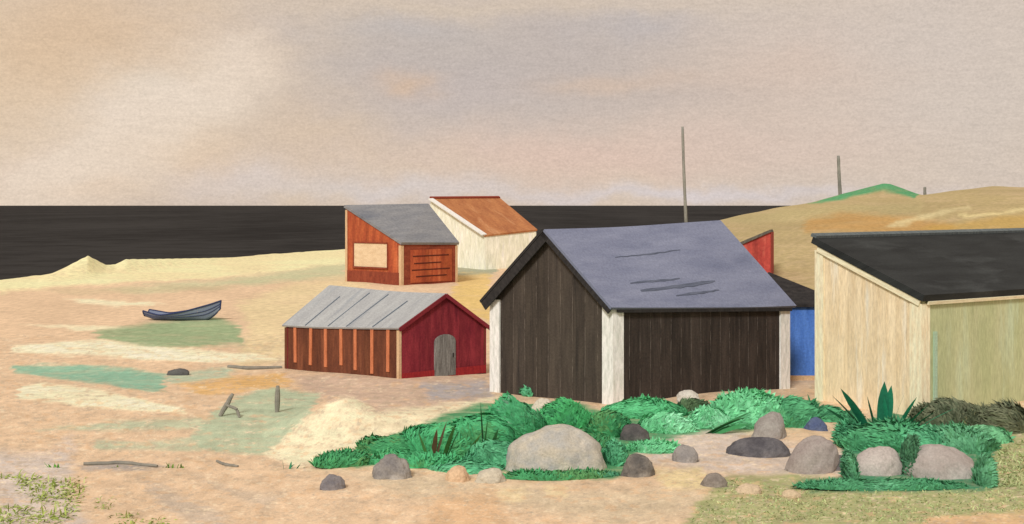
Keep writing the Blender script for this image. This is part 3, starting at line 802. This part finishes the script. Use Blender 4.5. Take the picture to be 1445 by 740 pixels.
stone(1026, 566, 14, 12, (226, 214, 196), (214, 200, 180), 'tiny whitish stone at the foot of the long black wall', 0)
stone(1153, 608, 32, 20, (78, 86, 112), (98, 104, 122), 'dark blue stone among the leaves below the blue hut', 0)
stone(692, 682, 44, 22, (198, 180, 152), (180, 164, 140), 'flat beige stone left of the foot of the largest boulder', 0, depth=.6)
stone(645, 680, 34, 24, (212, 174, 134), (200, 160, 122), 'sandy orange stone under the lower edge of the green bank', 0)
stone(1058, 697, 36, 14, (206, 176, 140), (192, 164, 130), 'larger flat sandy stone in the olive grass', 0)
stone(1117, 703, 28, 11, (204, 176, 138), (192, 162, 126), 'smaller flat sandy stone in the olive grass', 0)
stone(250, 530, 30, 11, (100, 94, 86), (84, 78, 74), 'dark flat stone at the end of the mint green stroke of grass', 0, group='things lying on the beach', depth=.5)

# ------------------------------------------------------------------ driftwood
drift = brushed('driftwood', A(146, 134, 116), A(120, 112, 98), A(166, 152, 132), 3, (1, 1, 1), 'UV')
def driftwood(pts, r, label, upright=False):
    r *= .72
    path = [gpt(*p) + Vector((0, 0, r*.7)) for p in pts] if not upright else pts
    fine = []
    for i in range(len(path)-1):
        for k in range(6): fine.append(lerp(path[i], path[i+1], k/6))
    fine.append(path[-1])
    fine = [p + Vector((0, 0, random.uniform(-.01, .01))) for p in fine]
    o = tube(fine, lambda t: r*(.6 + .5*math.sin(math.pi*(t*.8+.15))), 'driftwood', drift, None, 8)
    recenter(o)
    return tag(o, label, 'driftwood', 'things lying on the beach')
driftwood([(322, 519), (350, 522), (398, 520)], .10, 'long dark driftwood plank lying left of the brown hut wall')
g = gpt(310, 588); driftwood([g, g + Vector((.18, .1, .32)), g + Vector((.34, .15, .62))], .09, 'short driftwood stake leaning out of the pale green patch', True)
g = gpt(338, 590); driftwood([g, g + Vector((-.10, .1, .22)), g + Vector((-.42, .1, .34))], .06, 'bent driftwood branch beside the leaning stake', True)
g = gpt(391, 582); driftwood([g, g + Vector((.01, 0, .4)), g + Vector((.02, 0, .75))], .10, 'faint grey post stump standing at the top of the pale green patch', True)
driftwood([(306, 652), (318, 658), (336, 660)], .05, 'dark curved stick lying on the sand near the foreground')
driftwood([(118, 657), (170, 655), (222, 660)], .06, 'long thin grey stick lying across the lower left sand')

# ------------------------------------------------------------------ plants
leaf_m = toned('leaf_paint', .75, .2, 14, .28, 'Object', (1, 1, 1), .35, 3.0)
def plant_mesh(name, quads_v, quads_f, cols, label, cat, group=None, kind=None):
    me = bpy.data.meshes.new(name); me.from_pydata(quads_v, [], quads_f)
    ca = me.color_attributes.new('pigment', 'FLOAT_COLOR', 'POINT')
    ca.data.foreach_set('color', np.concatenate([np.array(cols, float), np.ones((len(cols), 1))], 1).ravel())
    o = recenter(link(name, me, leaf_m, smooth_shade=True))
    return tag(o, label, cat, group, kind)
def pick(cs):
    c = np.array(A(*random.choice(cs))[:3]); return c * random.uniform(.75, 1.25)
def blade(v, f, c, base, direc, length, width, droop, colr, seg=4, face=None):
    d = Vector(direc).normalized(); side = d.cross(face if face else Vector((0, 0, 1)))
    if side.length < .05: side = Vector((1, 0, 0))
    side.normalize(); a_ = random.uniform(-.5, .5) if face else random.uniform(-.9, .9)
    side = (side*math.cos(a_) + d.cross(side)*math.sin(a_)).normalized()
    p = Vector(base); o = len(v)
    for i in range(seg + 1):
        t = i/seg; w = width*(.55 + .9*t - 1.45*t*t*t) * .5
        v.append(p + side*max(w, .002)); v.append(p - side*max(w, .002)); c.append(colr); c.append(colr)
        d = (d + Vector((0, 0, -droop/seg))).normalized(); p = p + d*length/seg
    for i in range(seg): f.append((o+2*i, o+2*i+1, o+2*i+3, o+2*i+2))
def soften(c):
    c = np.array(c[:3]); l = c @ np.array([.25, .65, .1])
    return c*.90 + l*np.array([.16, .10, .09])
def bush(px, py, wpx, hpx, cs, label, n=900, leaf=.28, lw=.09, dep=.55, up=.6, lean=0.0, group='green plants in the stony bank', peak=.0):
    g = gpt(px, py); Y = g.y; w, h = wpx/F*Y/2, hpx/F*Y*.88; dp = max(.35, w*dep); sd = random.random()*40
    v, f, c = [], [], []
    def surf(th, ph):
        x, y, z = math.cos(th)*math.cos(ph), math.sin(th)*math.cos(ph), math.sin(ph)
        k = 1 + .14*noise.fractal(Vector((x*1.6 + sd, y*1.6, z*1.6)), 1, 2, 3)
        sx = x*k + lean*max(0, z)
        zz = max(-.15, z)**1.0 if z > 0 else z*.2
        if peak and z > 0: zz = zz*(1 - peak*abs(x))
        X_, Y_ = g.x + sx*w, Y + dp*.8 + y*k*dp
        return Vector((X_, Y_, g.z + zz*k*h)), Vector((x/w, y/dp, z/h)).normalized()
    # inner mass of older growth
    nu, nv = 40, 12
    for i in range(nv + 1):
        for j in range(nu):
            p, nm = surf(2*math.pi*j/nu, math.pi/2*(i/nv)*1.08 - .12); v.append(p - nm*leaf*.10)
            c.append(soften(A(*cs[int((noise.noise(p*1.3 + Vector((sd, 0, 0)))*.5+.5)*len(cs)) % len(cs)]))*1.25)
    for i in range(nv):
        for j in range(nu): f.append((i*nu+j, i*nu+(j+1) % nu, (i+1)*nu+(j+1) % nu, (i+1)*nu+j))
    for _ in range(int(n*3.2)):
        th = random.uniform(0, 2*math.pi); ph = math.asin(random.uniform(-.02, 1))
        p, nm = surf(th, ph)
        an = 2.6*noise.noise(p*.55 + Vector((sd, sd, 0)))
        dr = Vector((math.sin(an) + random.uniform(-.35, .35), random.uniform(-.4, .4), up*math.cos(an) + random.uniform(-.3, .3)))
        dr = dr - nm*dr.dot(nm)*.85 + nm*random.uniform(-.02, .28)
        k = int((noise.noise(p*1.1 + Vector((0, sd, 0)))*.5+.5)*len(cs)*1.0 + random.uniform(-.4, .4)) % len(cs)
        cc = soften(A(*cs[k]))*random.uniform(1.0, 1.5)
        blade(v, f, c, p - nm*leaf*.10, dr, leaf*random.uniform(.35, .95), lw*1.1*random.uniform(.6, 1.3), random.uniform(.1, .7), cc, 2, nm)
    return plant_mesh('bush', v, f, c, label, 'bush', group)
EM = [(32, 136, 78), (46, 152, 92), (58, 140, 80)]
DG = [(52, 120, 66), (44, 134, 78), (70, 128, 70)]
TE = [(52, 144, 96), (68, 156, 106), (46, 130, 84)]
MI = [(98, 186, 128), (80, 170, 112), (116, 194, 142)]
FR = [(46, 128, 80), (58, 144, 92), (38, 110, 70)]
OL = [(84, 92, 62), (98, 102, 74), (72, 80, 56)]
MO = [(62, 128, 80), (80, 150, 104), (52, 112, 76)]
bush(478, 661, 78, 20, DG, 'lowest dark green tuft at the far left tip of the green bank', 500, .22, .07, lean=.3)
bush(545, 640, 90, 24, DG, 'low dark green mat behind the blocky dark stone', 700, .24, .08, lean=.25)
bush(610, 640, 110, 44, EM, 'emerald bush right of the blocky dark stone', 1000, .26, .09, lean=.2)
bush(672, 646, 120, 62, EM, 'broad emerald bush in the middle of the green bank', 1300, .28, .09, lean=.15)
bush(722, 618, 100, 64, [(60, 140, 88), (48, 146, 90), (90, 140, 104)], 'tallest peaked green bush at the foot of the shed gable', 1200, .26, .09, peak=.4)
bush(700, 660, 90, 34, TE, 'fresh green low bush at the left foot of the largest boulder', 800, .24, .08)
bush(800, 606, 92, 46, [(34, 140, 74), (44, 152, 84), (40, 128, 76)], 'bright green pointed bush behind the largest boulder', 1000, .26, .09, peak=.5)
bush(858, 618, 60, 40, DG, 'mid green bush between the largest boulder and the charcoal stone', 700, .24, .08)
bush(790, 678, 170, 9, DG + [(58, 132, 92)], 'thin strip of green creeper along the foot of the largest boulder', 700, .16, .05, dep=.15)
bush(872, 658, 34, 34, TE, 'small fresh green bush at the right shoulder of the largest boulder', 500, .22, .07)
bush(912, 590, 120, 24, [(46, 150, 88), (58, 158, 98), (40, 136, 80)], 'low bright green bush under the white corner post of the shed', 900, .24, .08)
bush(940, 612, 80, 30, MI, 'pale minty bush right of the charcoal stone', 800, .24, .08)
bush(1005, 606, 70, 30, MI, 'small minty bush in front of the pale lump of stone', 700, .24, .08)
bush(1062, 604, 130, 50, MI, 'big rounded minty bush at the right end of the black wall', 1400, .28, .09)
bush(978, 583, 48, 20, [(62, 88, 56), (74, 98, 62), (54, 78, 50)], 'dark olive tuft at the foot of the long black wall', 400, .22, .07)
bush(1128, 604, 66, 46, FR, 'ragged dark green bush below the last white post', 800, .30, .09, up=.9)
bush(1172, 596, 44, 24, FR, 'small ragged green bush in front of the cream wall, left of the spiky plant', 450, .26, .08, up=.9)
bush(1268, 638, 150, 38, FR, 'broad green bush spreading under the spiky plant', 1600, .30, .09, lean=.05)
bush(1212, 630, 56, 30, [(62, 120, 76), (50, 134, 88), (72, 110, 70)], 'feathery green bush left of the rounded pinkish stone', 600, .30, .07, lean=-.3, up=.3)
bush(1356, 640, 110, 34, MO, 'grey-green arching bush over the broad pinkish boulder', 1100, .28, .08)
bush(1290, 672, 26, 56, [(56, 104, 68), (64, 118, 80), (48, 94, 62)], 'narrow dark green bush wedged between the two pinkish stones', 500, .22, .06)
bush(1396, 688, 26, 44, MO, 'narrow grey-green bush at the right end of the broad pinkish boulder', 450, .22, .07)
bush(1250, 692, 230, 11, [(60, 140, 92), (52, 128, 82), (76, 150, 104)], 'long strip of green creeper along the foot of the two pinkish stones', 900, .16, .05, dep=.12)
bush(1400, 626, 70, 26, [(104, 176, 122), (88, 160, 108), (120, 182, 132)], 'pale green bush at the right edge of the stones', 700, .24, .08)
bush(1350, 602, 110, 38, OL, 'dark olive bush in front of the sage wall', 1100, .34, .09, lean=.1, up=.7)
bush(1418, 612, 90, 40, OL + [(150, 146, 98)], 'feathery olive bush at the right edge in front of the sage wall', 900, .46, .06, up=.7, lean=.2)
bush(580, 660, 130, 16, EM, 'low green mat between the blocky dark stone and the brown reed blades', 800, .22, .07)
bush(846, 646, 60, 26, DG, 'low green tuft behind the right shoulder of the largest boulder', 500, .22, .07)
bush(925, 640, 70, 14, MI, 'flat minty mat between the two small grey stones', 500, .20, .06)
bush(650, 668, 110, 12, TE, 'thin fresh green fringe along the lower edge of the broad emerald bush', 500, .20, .06)
bush(1300, 640, 90, 34, TE, 'fresh green tuft between the spiky plant and the grey-green arching bush', 700, .24, .08)
bush(1206, 682, 18, 46, MO, 'narrow green bush curling round the left side of the rounded pinkish stone', 350, .20, .06)
bush(748, 560, 26, 14, TE, 'tiny green sprig against the black gable', 160, .24, .07)
bush(1206, 600, 36, 16, FR, 'tiny green sprig in front of the cream wall', 200, .24, .07, up=.9)

def blades_obj(name, px, py, specs, cs, label, cat, group=None, gain=1.0):
    """specs: (dx px, lean, height px, width px)"""
    g = gpt(px, py); v, f, c = [], [], []; k = g.y/F
    for dx, ln, hh, ww in specs:
        blade(v, f, c, g + Vector((dx*k, random.uniform(-.05, .05), -.05)), Vector((ln, random.uniform(-.2, .05), 1)), hh*k*gain*math.hypot(1, ln), ww*k*gain, .25, pick(cs), 6)
    return plant_mesh(name, v, f, c, label, cat, group)
random.seed(21)
blades_obj('spiky_plant', 1243, 612, [(-14, -.55, 52, 13), (-18, -.75, 46, 11), (-6, -.25, 44, 12), (2, .05, 56, 15), (6, .12, 52, 13), (12, .3, 48, 11), (18, .5, 42, 10), (24, .8, 36, 9), (30, 1.1, 30, 8), (-24, -1.1, 34, 9), (8, -.05, 40, 11), (36, 1.3, 36, 8)], [(34, 122, 84), (46, 140, 98), (28, 108, 74)], 'spiky teal plant with sword leaves in front of the cream wall', 'plant', None, 1.35)
reed_cs = [(72, 112, 56), (96, 84, 50), (64, 102, 56)]
blades_obj('grass_tuft', 603, 652, [(0, -.45, 34, 6), (3, -.3, 30, 5), (-2, -.6, 26, 5)], reed_cs, 'left-leaning dark grass blades on the emerald bush', 'grass tuft', 'dark grass blades on the green bank', 1.5)
blades_obj('grass_tuft', 612, 652, [(-2, .12, 34, 6), (1, .25, 40, 4)], [(92, 70, 44), (78, 60, 40)], 'brown reed blades standing on the emerald bush', 'grass tuft', 'dark grass blades on the green bank', 1.5)
blades_obj('grass_tuft', 624, 652, [(0, .28, 40, 8), (4, .35, 34, 6)], reed_cs, 'right-leaning olive blades beside the brown reeds', 'grass tuft', 'dark grass blades on the green bank', 1.5)
blades_obj('grass_tuft', 650, 652, [(0, .6, 34, 9), (3, .5, 28, 6)], [(92, 130, 62), (80, 118, 60)], 'yellow-green blades lying over on the broad emerald bush', 'grass tuft', 'dark grass blades on the green bank', 1.5)
blades_obj('grass_tuft', 683, 652, [(0, -.05, 58, 7), (3, .3, 34, 8), (-2, .1, 44, 5)], [(64, 116, 66), (52, 106, 62)], 'tall upright green blades left of the tallest peaked bush', 'grass tuft', 'dark grass blades on the green bank', 1.5)
blades_obj('grass_tuft', 1020, 612, [(-26, 1.6, 20, 8), (-22, 1.9, 18, 7), (-20, 1.4, 24, 7), (-18, 2.2, 14, 6)], [(52, 116, 64), (62, 126, 72)], 'dark green blades bent flat across the big minty bush', 'grass tuft', 'dark grass blades on the green bank', 1.7)
blades_obj('grass_tuft', 405, 662, [(-12, -.5, 14, 4), (-4, -.1, 16, 4), (4, .2, 15, 4), (12, .6, 12, 4), (0, .9, 11, 4), (18, 1, 10, 4)], [(74, 146, 104), (60, 128, 90)], 'little teal tuft below the pale sand heap', 'grass tuft', 'small tufts on the sand')
blades_obj('grass_tuft', 243, 661, [(i*3 - 15, random.uniform(-.9, .9), random.uniform(6, 11), 3.5) for i in range(11)], [(120, 150, 62), (104, 136, 56)], 'yellow-green tuft at the right end of the thin grey stick', 'grass tuft', 'small tufts on the sand')
blades_obj('grass_tuft', 165, 660, [(i*3 - 6, random.uniform(-.9, .9), random.uniform(4, 8), 3) for i in range(5)], [(150, 160, 80), (130, 144, 66)], 'tiny pale green tuft halfway along the thin grey stick', 'grass tuft', 'small tufts on the sand')
blades_obj('grass_tuft', 77, 660, [(i*2.4 - 6, random.uniform(-.8, .8), random.uniform(7, 12), 4) for i in range(7)], [(112, 168, 62), (96, 150, 52)], 'bright green tuft on the lilac-grey sand at the left', 'grass tuft', 'small tufts on the sand')

# uncountable short grass
def grass(name, regions, label):
    v, f, c = [], [], []
    for poly, cs, n, hh, ww, drp in regions:
        P = np.array(poly, float); lo, hi = P.min(0), P.max(0)
        k = 0
        while k < n:
            q = np.array([random.uniform(lo[0], hi[0]), random.uniform(lo[1], hi[1])])
            if sdist(poly, np.array([q[0]]), np.array([q[1]]))[0] < 0: continue
            k += 1
            Y = F*H/(q[1] - HZ); x = (q[0] - CX)/F*Y
            for _ in range(2):
                xx, yy = x + random.gauss(0, .06), Y + random.gauss(0, .08)
                blade(v, f, c, Vector((xx, yy, 0)), Vector((random.gauss(0, .7), random.gauss(0, .5), .8)), hh*random.uniform(.5, 1.3), ww*random.uniform(.6, 1.3), drp, pick(cs), 2)
    V = np.array([tuple(p) for p in v]); bz = terrain(V[::6, 0], V[::6, 1]); V[:, 2] += np.repeat(bz, 6) - .01
    return plant_mesh(name, [tuple(p) for p in V], f, c, label, 'grass', None, 'stuff')
YG = [(158, 164, 78), (140, 152, 66), (176, 178, 108)]
og = [(172, 174, 116), (164, 168, 108), (178, 176, 120), (156, 166, 108)]
grass('grass', [
    ([(975, 740), (990, 712), (1030, 676), (1130, 690), (1300, 696), (1445, 690), (1445, 720), (1310, 730), (1300, 740)], og, 2600, .07, .03, .9),
    ([(1400, 640), (1445, 620), (1445, 690), (1404, 690)], og, 500, .14, .03, .8),
], 'short olive grass covering the right foreground')
grass('grass', [
    ([(0, 668), (40, 676), (40, 690), (0, 680)], YG, 90, .16, .04, 1.2),
    ([(30, 675), (100, 680), (105, 700), (60, 712), (30, 695)], YG, 240, .18, .045, 1.2),
    ([(0, 714), (70, 720), (75, 740), (0, 740)], YG, 180, .18, .045, 1.2),
    ([(78, 705), (112, 672), (118, 700), (92, 740), (76, 740)], YG, 170, .18, .045, 1.2),
    ([(135, 708), (158, 704), (156, 718), (136, 720)], YG, 40, .14, .04, 1.2),
    ([(165, 725), (195, 722), (190, 740), (165, 740)], YG, 50, .14, .04, 1.2),
    ([(205, 730), (240, 726), (235, 740), (205, 740)], YG, 40, .14, .04, 1.2),
], 'sparse yellow-green grass sprouting from the left foreground sand')

# ------------------------------------------------------------------ sky, sun, camera
w = bpy.data.worlds.new('World'); scene.world = w; w.use_nodes = True
nt = w.node_tree; nt.nodes.clear()
out = N(nt, 'ShaderNodeOutputWorld'); bg = N(nt, 'ShaderNodeBackground'); nt.links.new(bg.outputs[0], out.inputs[0])
SUN_EL, SUN_AZ = math.radians(38), math.radians(199)           # compass style: 0 = straight ahead (+Y), clockwise
sky = N(nt, 'ShaderNodeTexSky', sky_type='NISHITA'); sky.sun_disc = False; sky.sun_elevation = SUN_EL; sky.sun_rotation = SUN_AZ
tc = N(nt, 'ShaderNodeTexCoord'); sp = N(nt, 'ShaderNodeSeparateXYZ'); nt.links.new(tc.outputs['Generated'], sp.inputs[0])
n1 = noise_(nt, tc.outputs['Generated'], 9, 5, 0.6, (1, 1, 2.0))
n2 = noise_(nt, tc.outputs['Generated'], 14, 5, 0.6, (1, 1, 1.5))
az = math_(nt, 'ADD', math_(nt, 'ARCTAN2', sp.outputs[0], sp.outputs[1]), math_(nt, 'MULTIPLY', math_(nt, 'SUBTRACT', n1, .5), .10))
el = math_(nt, 'ADD', math_(nt, 'ARCSINE', sp.outputs[2]), math_(nt, 'MULTIPLY', math_(nt, 'SUBTRACT', n2, .5), .045))
def S(r, g, b): return tuple(float(x) for x in L(r, g, b)) + (1.0,)
cloud = mix_(nt, ramp_(nt, n1, .38, .62), S(212, 193, 168), S(204, 188, 170))
def bank(px, py, wx, wy, c, k):
    """one soft bank of cloud at a bearing and height"""
    global cloud
    a0, e0 = math.atan((px - CX)/F), math.atan((HZ - py)/F)
    du = math_(nt, 'DIVIDE', math_(nt, 'SUBTRACT', az, a0), wx/F); dv = math_(nt, 'DIVIDE', math_(nt, 'SUBTRACT', el, e0), wy/F)
    r2 = math_(nt, 'ADD', math_(nt, 'MULTIPLY', du, du), math_(nt, 'MULTIPLY', dv, dv))
    fac = math_(nt, 'MULTIPLY', math_(nt, 'POWER', 2.718, math_(nt, 'MULTIPLY', r2, -1.0)), k)
    cloud = mix_(nt, fac, cloud, S(*c))
bank(60, 100, 260, 170, (219, 193, 158), .9)
bank(150, 70, 120, 60, (214, 182, 142), .6)
bank(1300, 120, 420, 260, (206, 193, 177), .9)
bank(620, 90, 300, 100, (186, 176, 165), .85)
bank(840, 100, 170, 80, (186, 174, 163), .7)
bank(560, 40, 110, 22, (188, 181, 173), .6)
bank(640, 130, 160, 50, (190, 178, 170), .6)
bank(900, 36, 90, 24, (182, 176, 172), .6)
bank(980, 140, 120, 22, (184, 173, 162), .7)
bank(300, 80, 110, 50, (222, 201, 174), .6)
bank(230, 140, 110, 36, (226, 212, 190), .9)
bank(130, 215, 130, 50, (220, 202, 178), .7)
bank(330, 250, 120, 26, (211, 200, 190), .9)
bank(560, 265, 140, 16, (210, 202, 194), .8)
bank(115, 272, 46, 12, (220, 186, 146), .6)
bank(250, 225, 90, 30, (217, 188, 152), .6)
bank(440, 180, 90, 50, (214, 190, 160), .6)
bank(585, 125, 40, 18, (210, 180, 148), .7)
bank(880, 120, 110, 16, (206, 182, 158), .7)
bank(1100, 110, 160, 60, (210, 188, 168), .7)
bank(820, 220, 260, 40, (216, 189, 170), .85)
bank(1050, 200, 200, 40, (210, 188, 170), .6)
bank(70, 245, 90, 34, (226, 208, 186), .85)
bank(165, 175, 70, 34, (227, 211, 189), .9)
bank(300, 105, 60, 34, (225, 207, 182), .8)
bank(100, 120, 60, 40, (214, 186, 150), .55)
def slope_bank(p0, p1, depth, x_end, c, k):
    """cloud with a firm rising edge from bearing p0 to p1, fading away below it"""
    global cloud
    a0, e0 = math.atan((p0[0] - CX)/F), math.atan((HZ - p0[1])/F); a1, e1 = math.atan((p1[0] - CX)/F), math.atan((HZ - p1[1])/F)
    ln = math.hypot(a1-a0, e1-e0); nx, ny = (e1-e0)/ln, -(a1-a0)/ln
    dd = math_(nt, 'ADD', math_(nt, 'MULTIPLY', math_(nt, 'SUBTRACT', az, a0), nx), math_(nt, 'MULTIPLY', math_(nt, 'SUBTRACT', el, e0), ny))
    def sm(v, lo, hi):
        n = N(nt, 'ShaderNodeMapRange', interpolation_type='SMOOTHSTEP'); nt.links.new(v, n.inputs['Value'])
        n.inputs['From Min'].default_value = lo; n.inputs['From Max'].default_value = hi; return n.outputs[0]
    f = math_(nt, 'MULTIPLY', sm(dd, -.007, .009), math_(nt, 'SUBTRACT', 1.0, sm(dd, .02, depth)))
    f = math_(nt, 'MULTIPLY', f, math_(nt, 'SUBTRACT', 1.0, sm(az, math.atan((x_end - 110 - CX)/F), math.atan((x_end - CX)/F))))
    cloud = mix_(nt, math_(nt, 'MULTIPLY', f, k), cloud, S(*c))
slope_bank((0, 262), (330, 62), .085, 420, (227, 210, 187), .75)
bank(960, 275, 330, 10, (210, 202, 198), .8)
bank(700, 5, 400, 16, (212, 194, 168), .6)
grain = noise_(nt, tc.outputs['Generated'], 420, 2, .7, (1, 1, 1.4))
weave = noise_(nt, tc.outputs['Generated'], 60, 3, .7, (1, 1, 5))
gk = math_(nt, 'ADD', math_(nt, 'MULTIPLY', math_(nt, 'SUBTRACT', grain, .5), .42), math_(nt, 'MULTIPLY', math_(nt, 'SUBTRACT', weave, .5), .24))
gk = math_(nt, 'ADD', gk, 1.0)
cc = N(nt, 'ShaderNodeCombineColor')
for i in range(3): nt.links.new(gk, cc.inputs[i])
cloud = mix_(nt, 1.0, cloud, cc.outputs[0], 'MULTIPLY')
cloud = mix_(nt, 1.0, cloud, (1.06, 1.045, 1.10, 1), 'MULTIPLY')
skyb = mix_(nt, 1.0, sky.outputs[0], (.10, .10, .10, 1), 'MULTIPLY')
final = mix_(nt, .96, skyb, cloud)
nt.links.new(final, bg.inputs[0]); bg.inputs[1].default_value = 0.785

sd = bpy.data.lights.new('sun', 'SUN'); sd.energy = 2.0; sd.angle = math.radians(11); sd.color = (1.0, .96, .90)
so = bpy.data.objects.new('sun', sd); COL.objects.link(so)
sv = Vector((math.sin(SUN_AZ)*math.cos(SUN_EL), math.cos(SUN_AZ)*math.cos(SUN_EL), math.sin(SUN_EL)))
so.rotation_euler = sv.to_track_quat('Z', 'Y').to_euler(); so.location = (0, 0, 40)

cd = bpy.data.cameras.new('camera'); cam = bpy.data.objects.new('camera', cd); COL.objects.link(cam)
cam.location = (0, 0, H); cam.rotation_euler = (math.pi/2, 0, 0)
cd.sensor_width = 36; cd.lens = 36*F/1445; cd.shift_y = -(370 - HZ)/1445
cd.clip_start = .1; cd.clip_end = 60000
scene.camera = cam
scene.view_settings.view_transform = 'Standard'; scene.view_settings.look = 'None'
scene.view_settings.exposure = 0.35; scene.view_settings.gamma = 1
scene.render.engine = 'CYCLES'
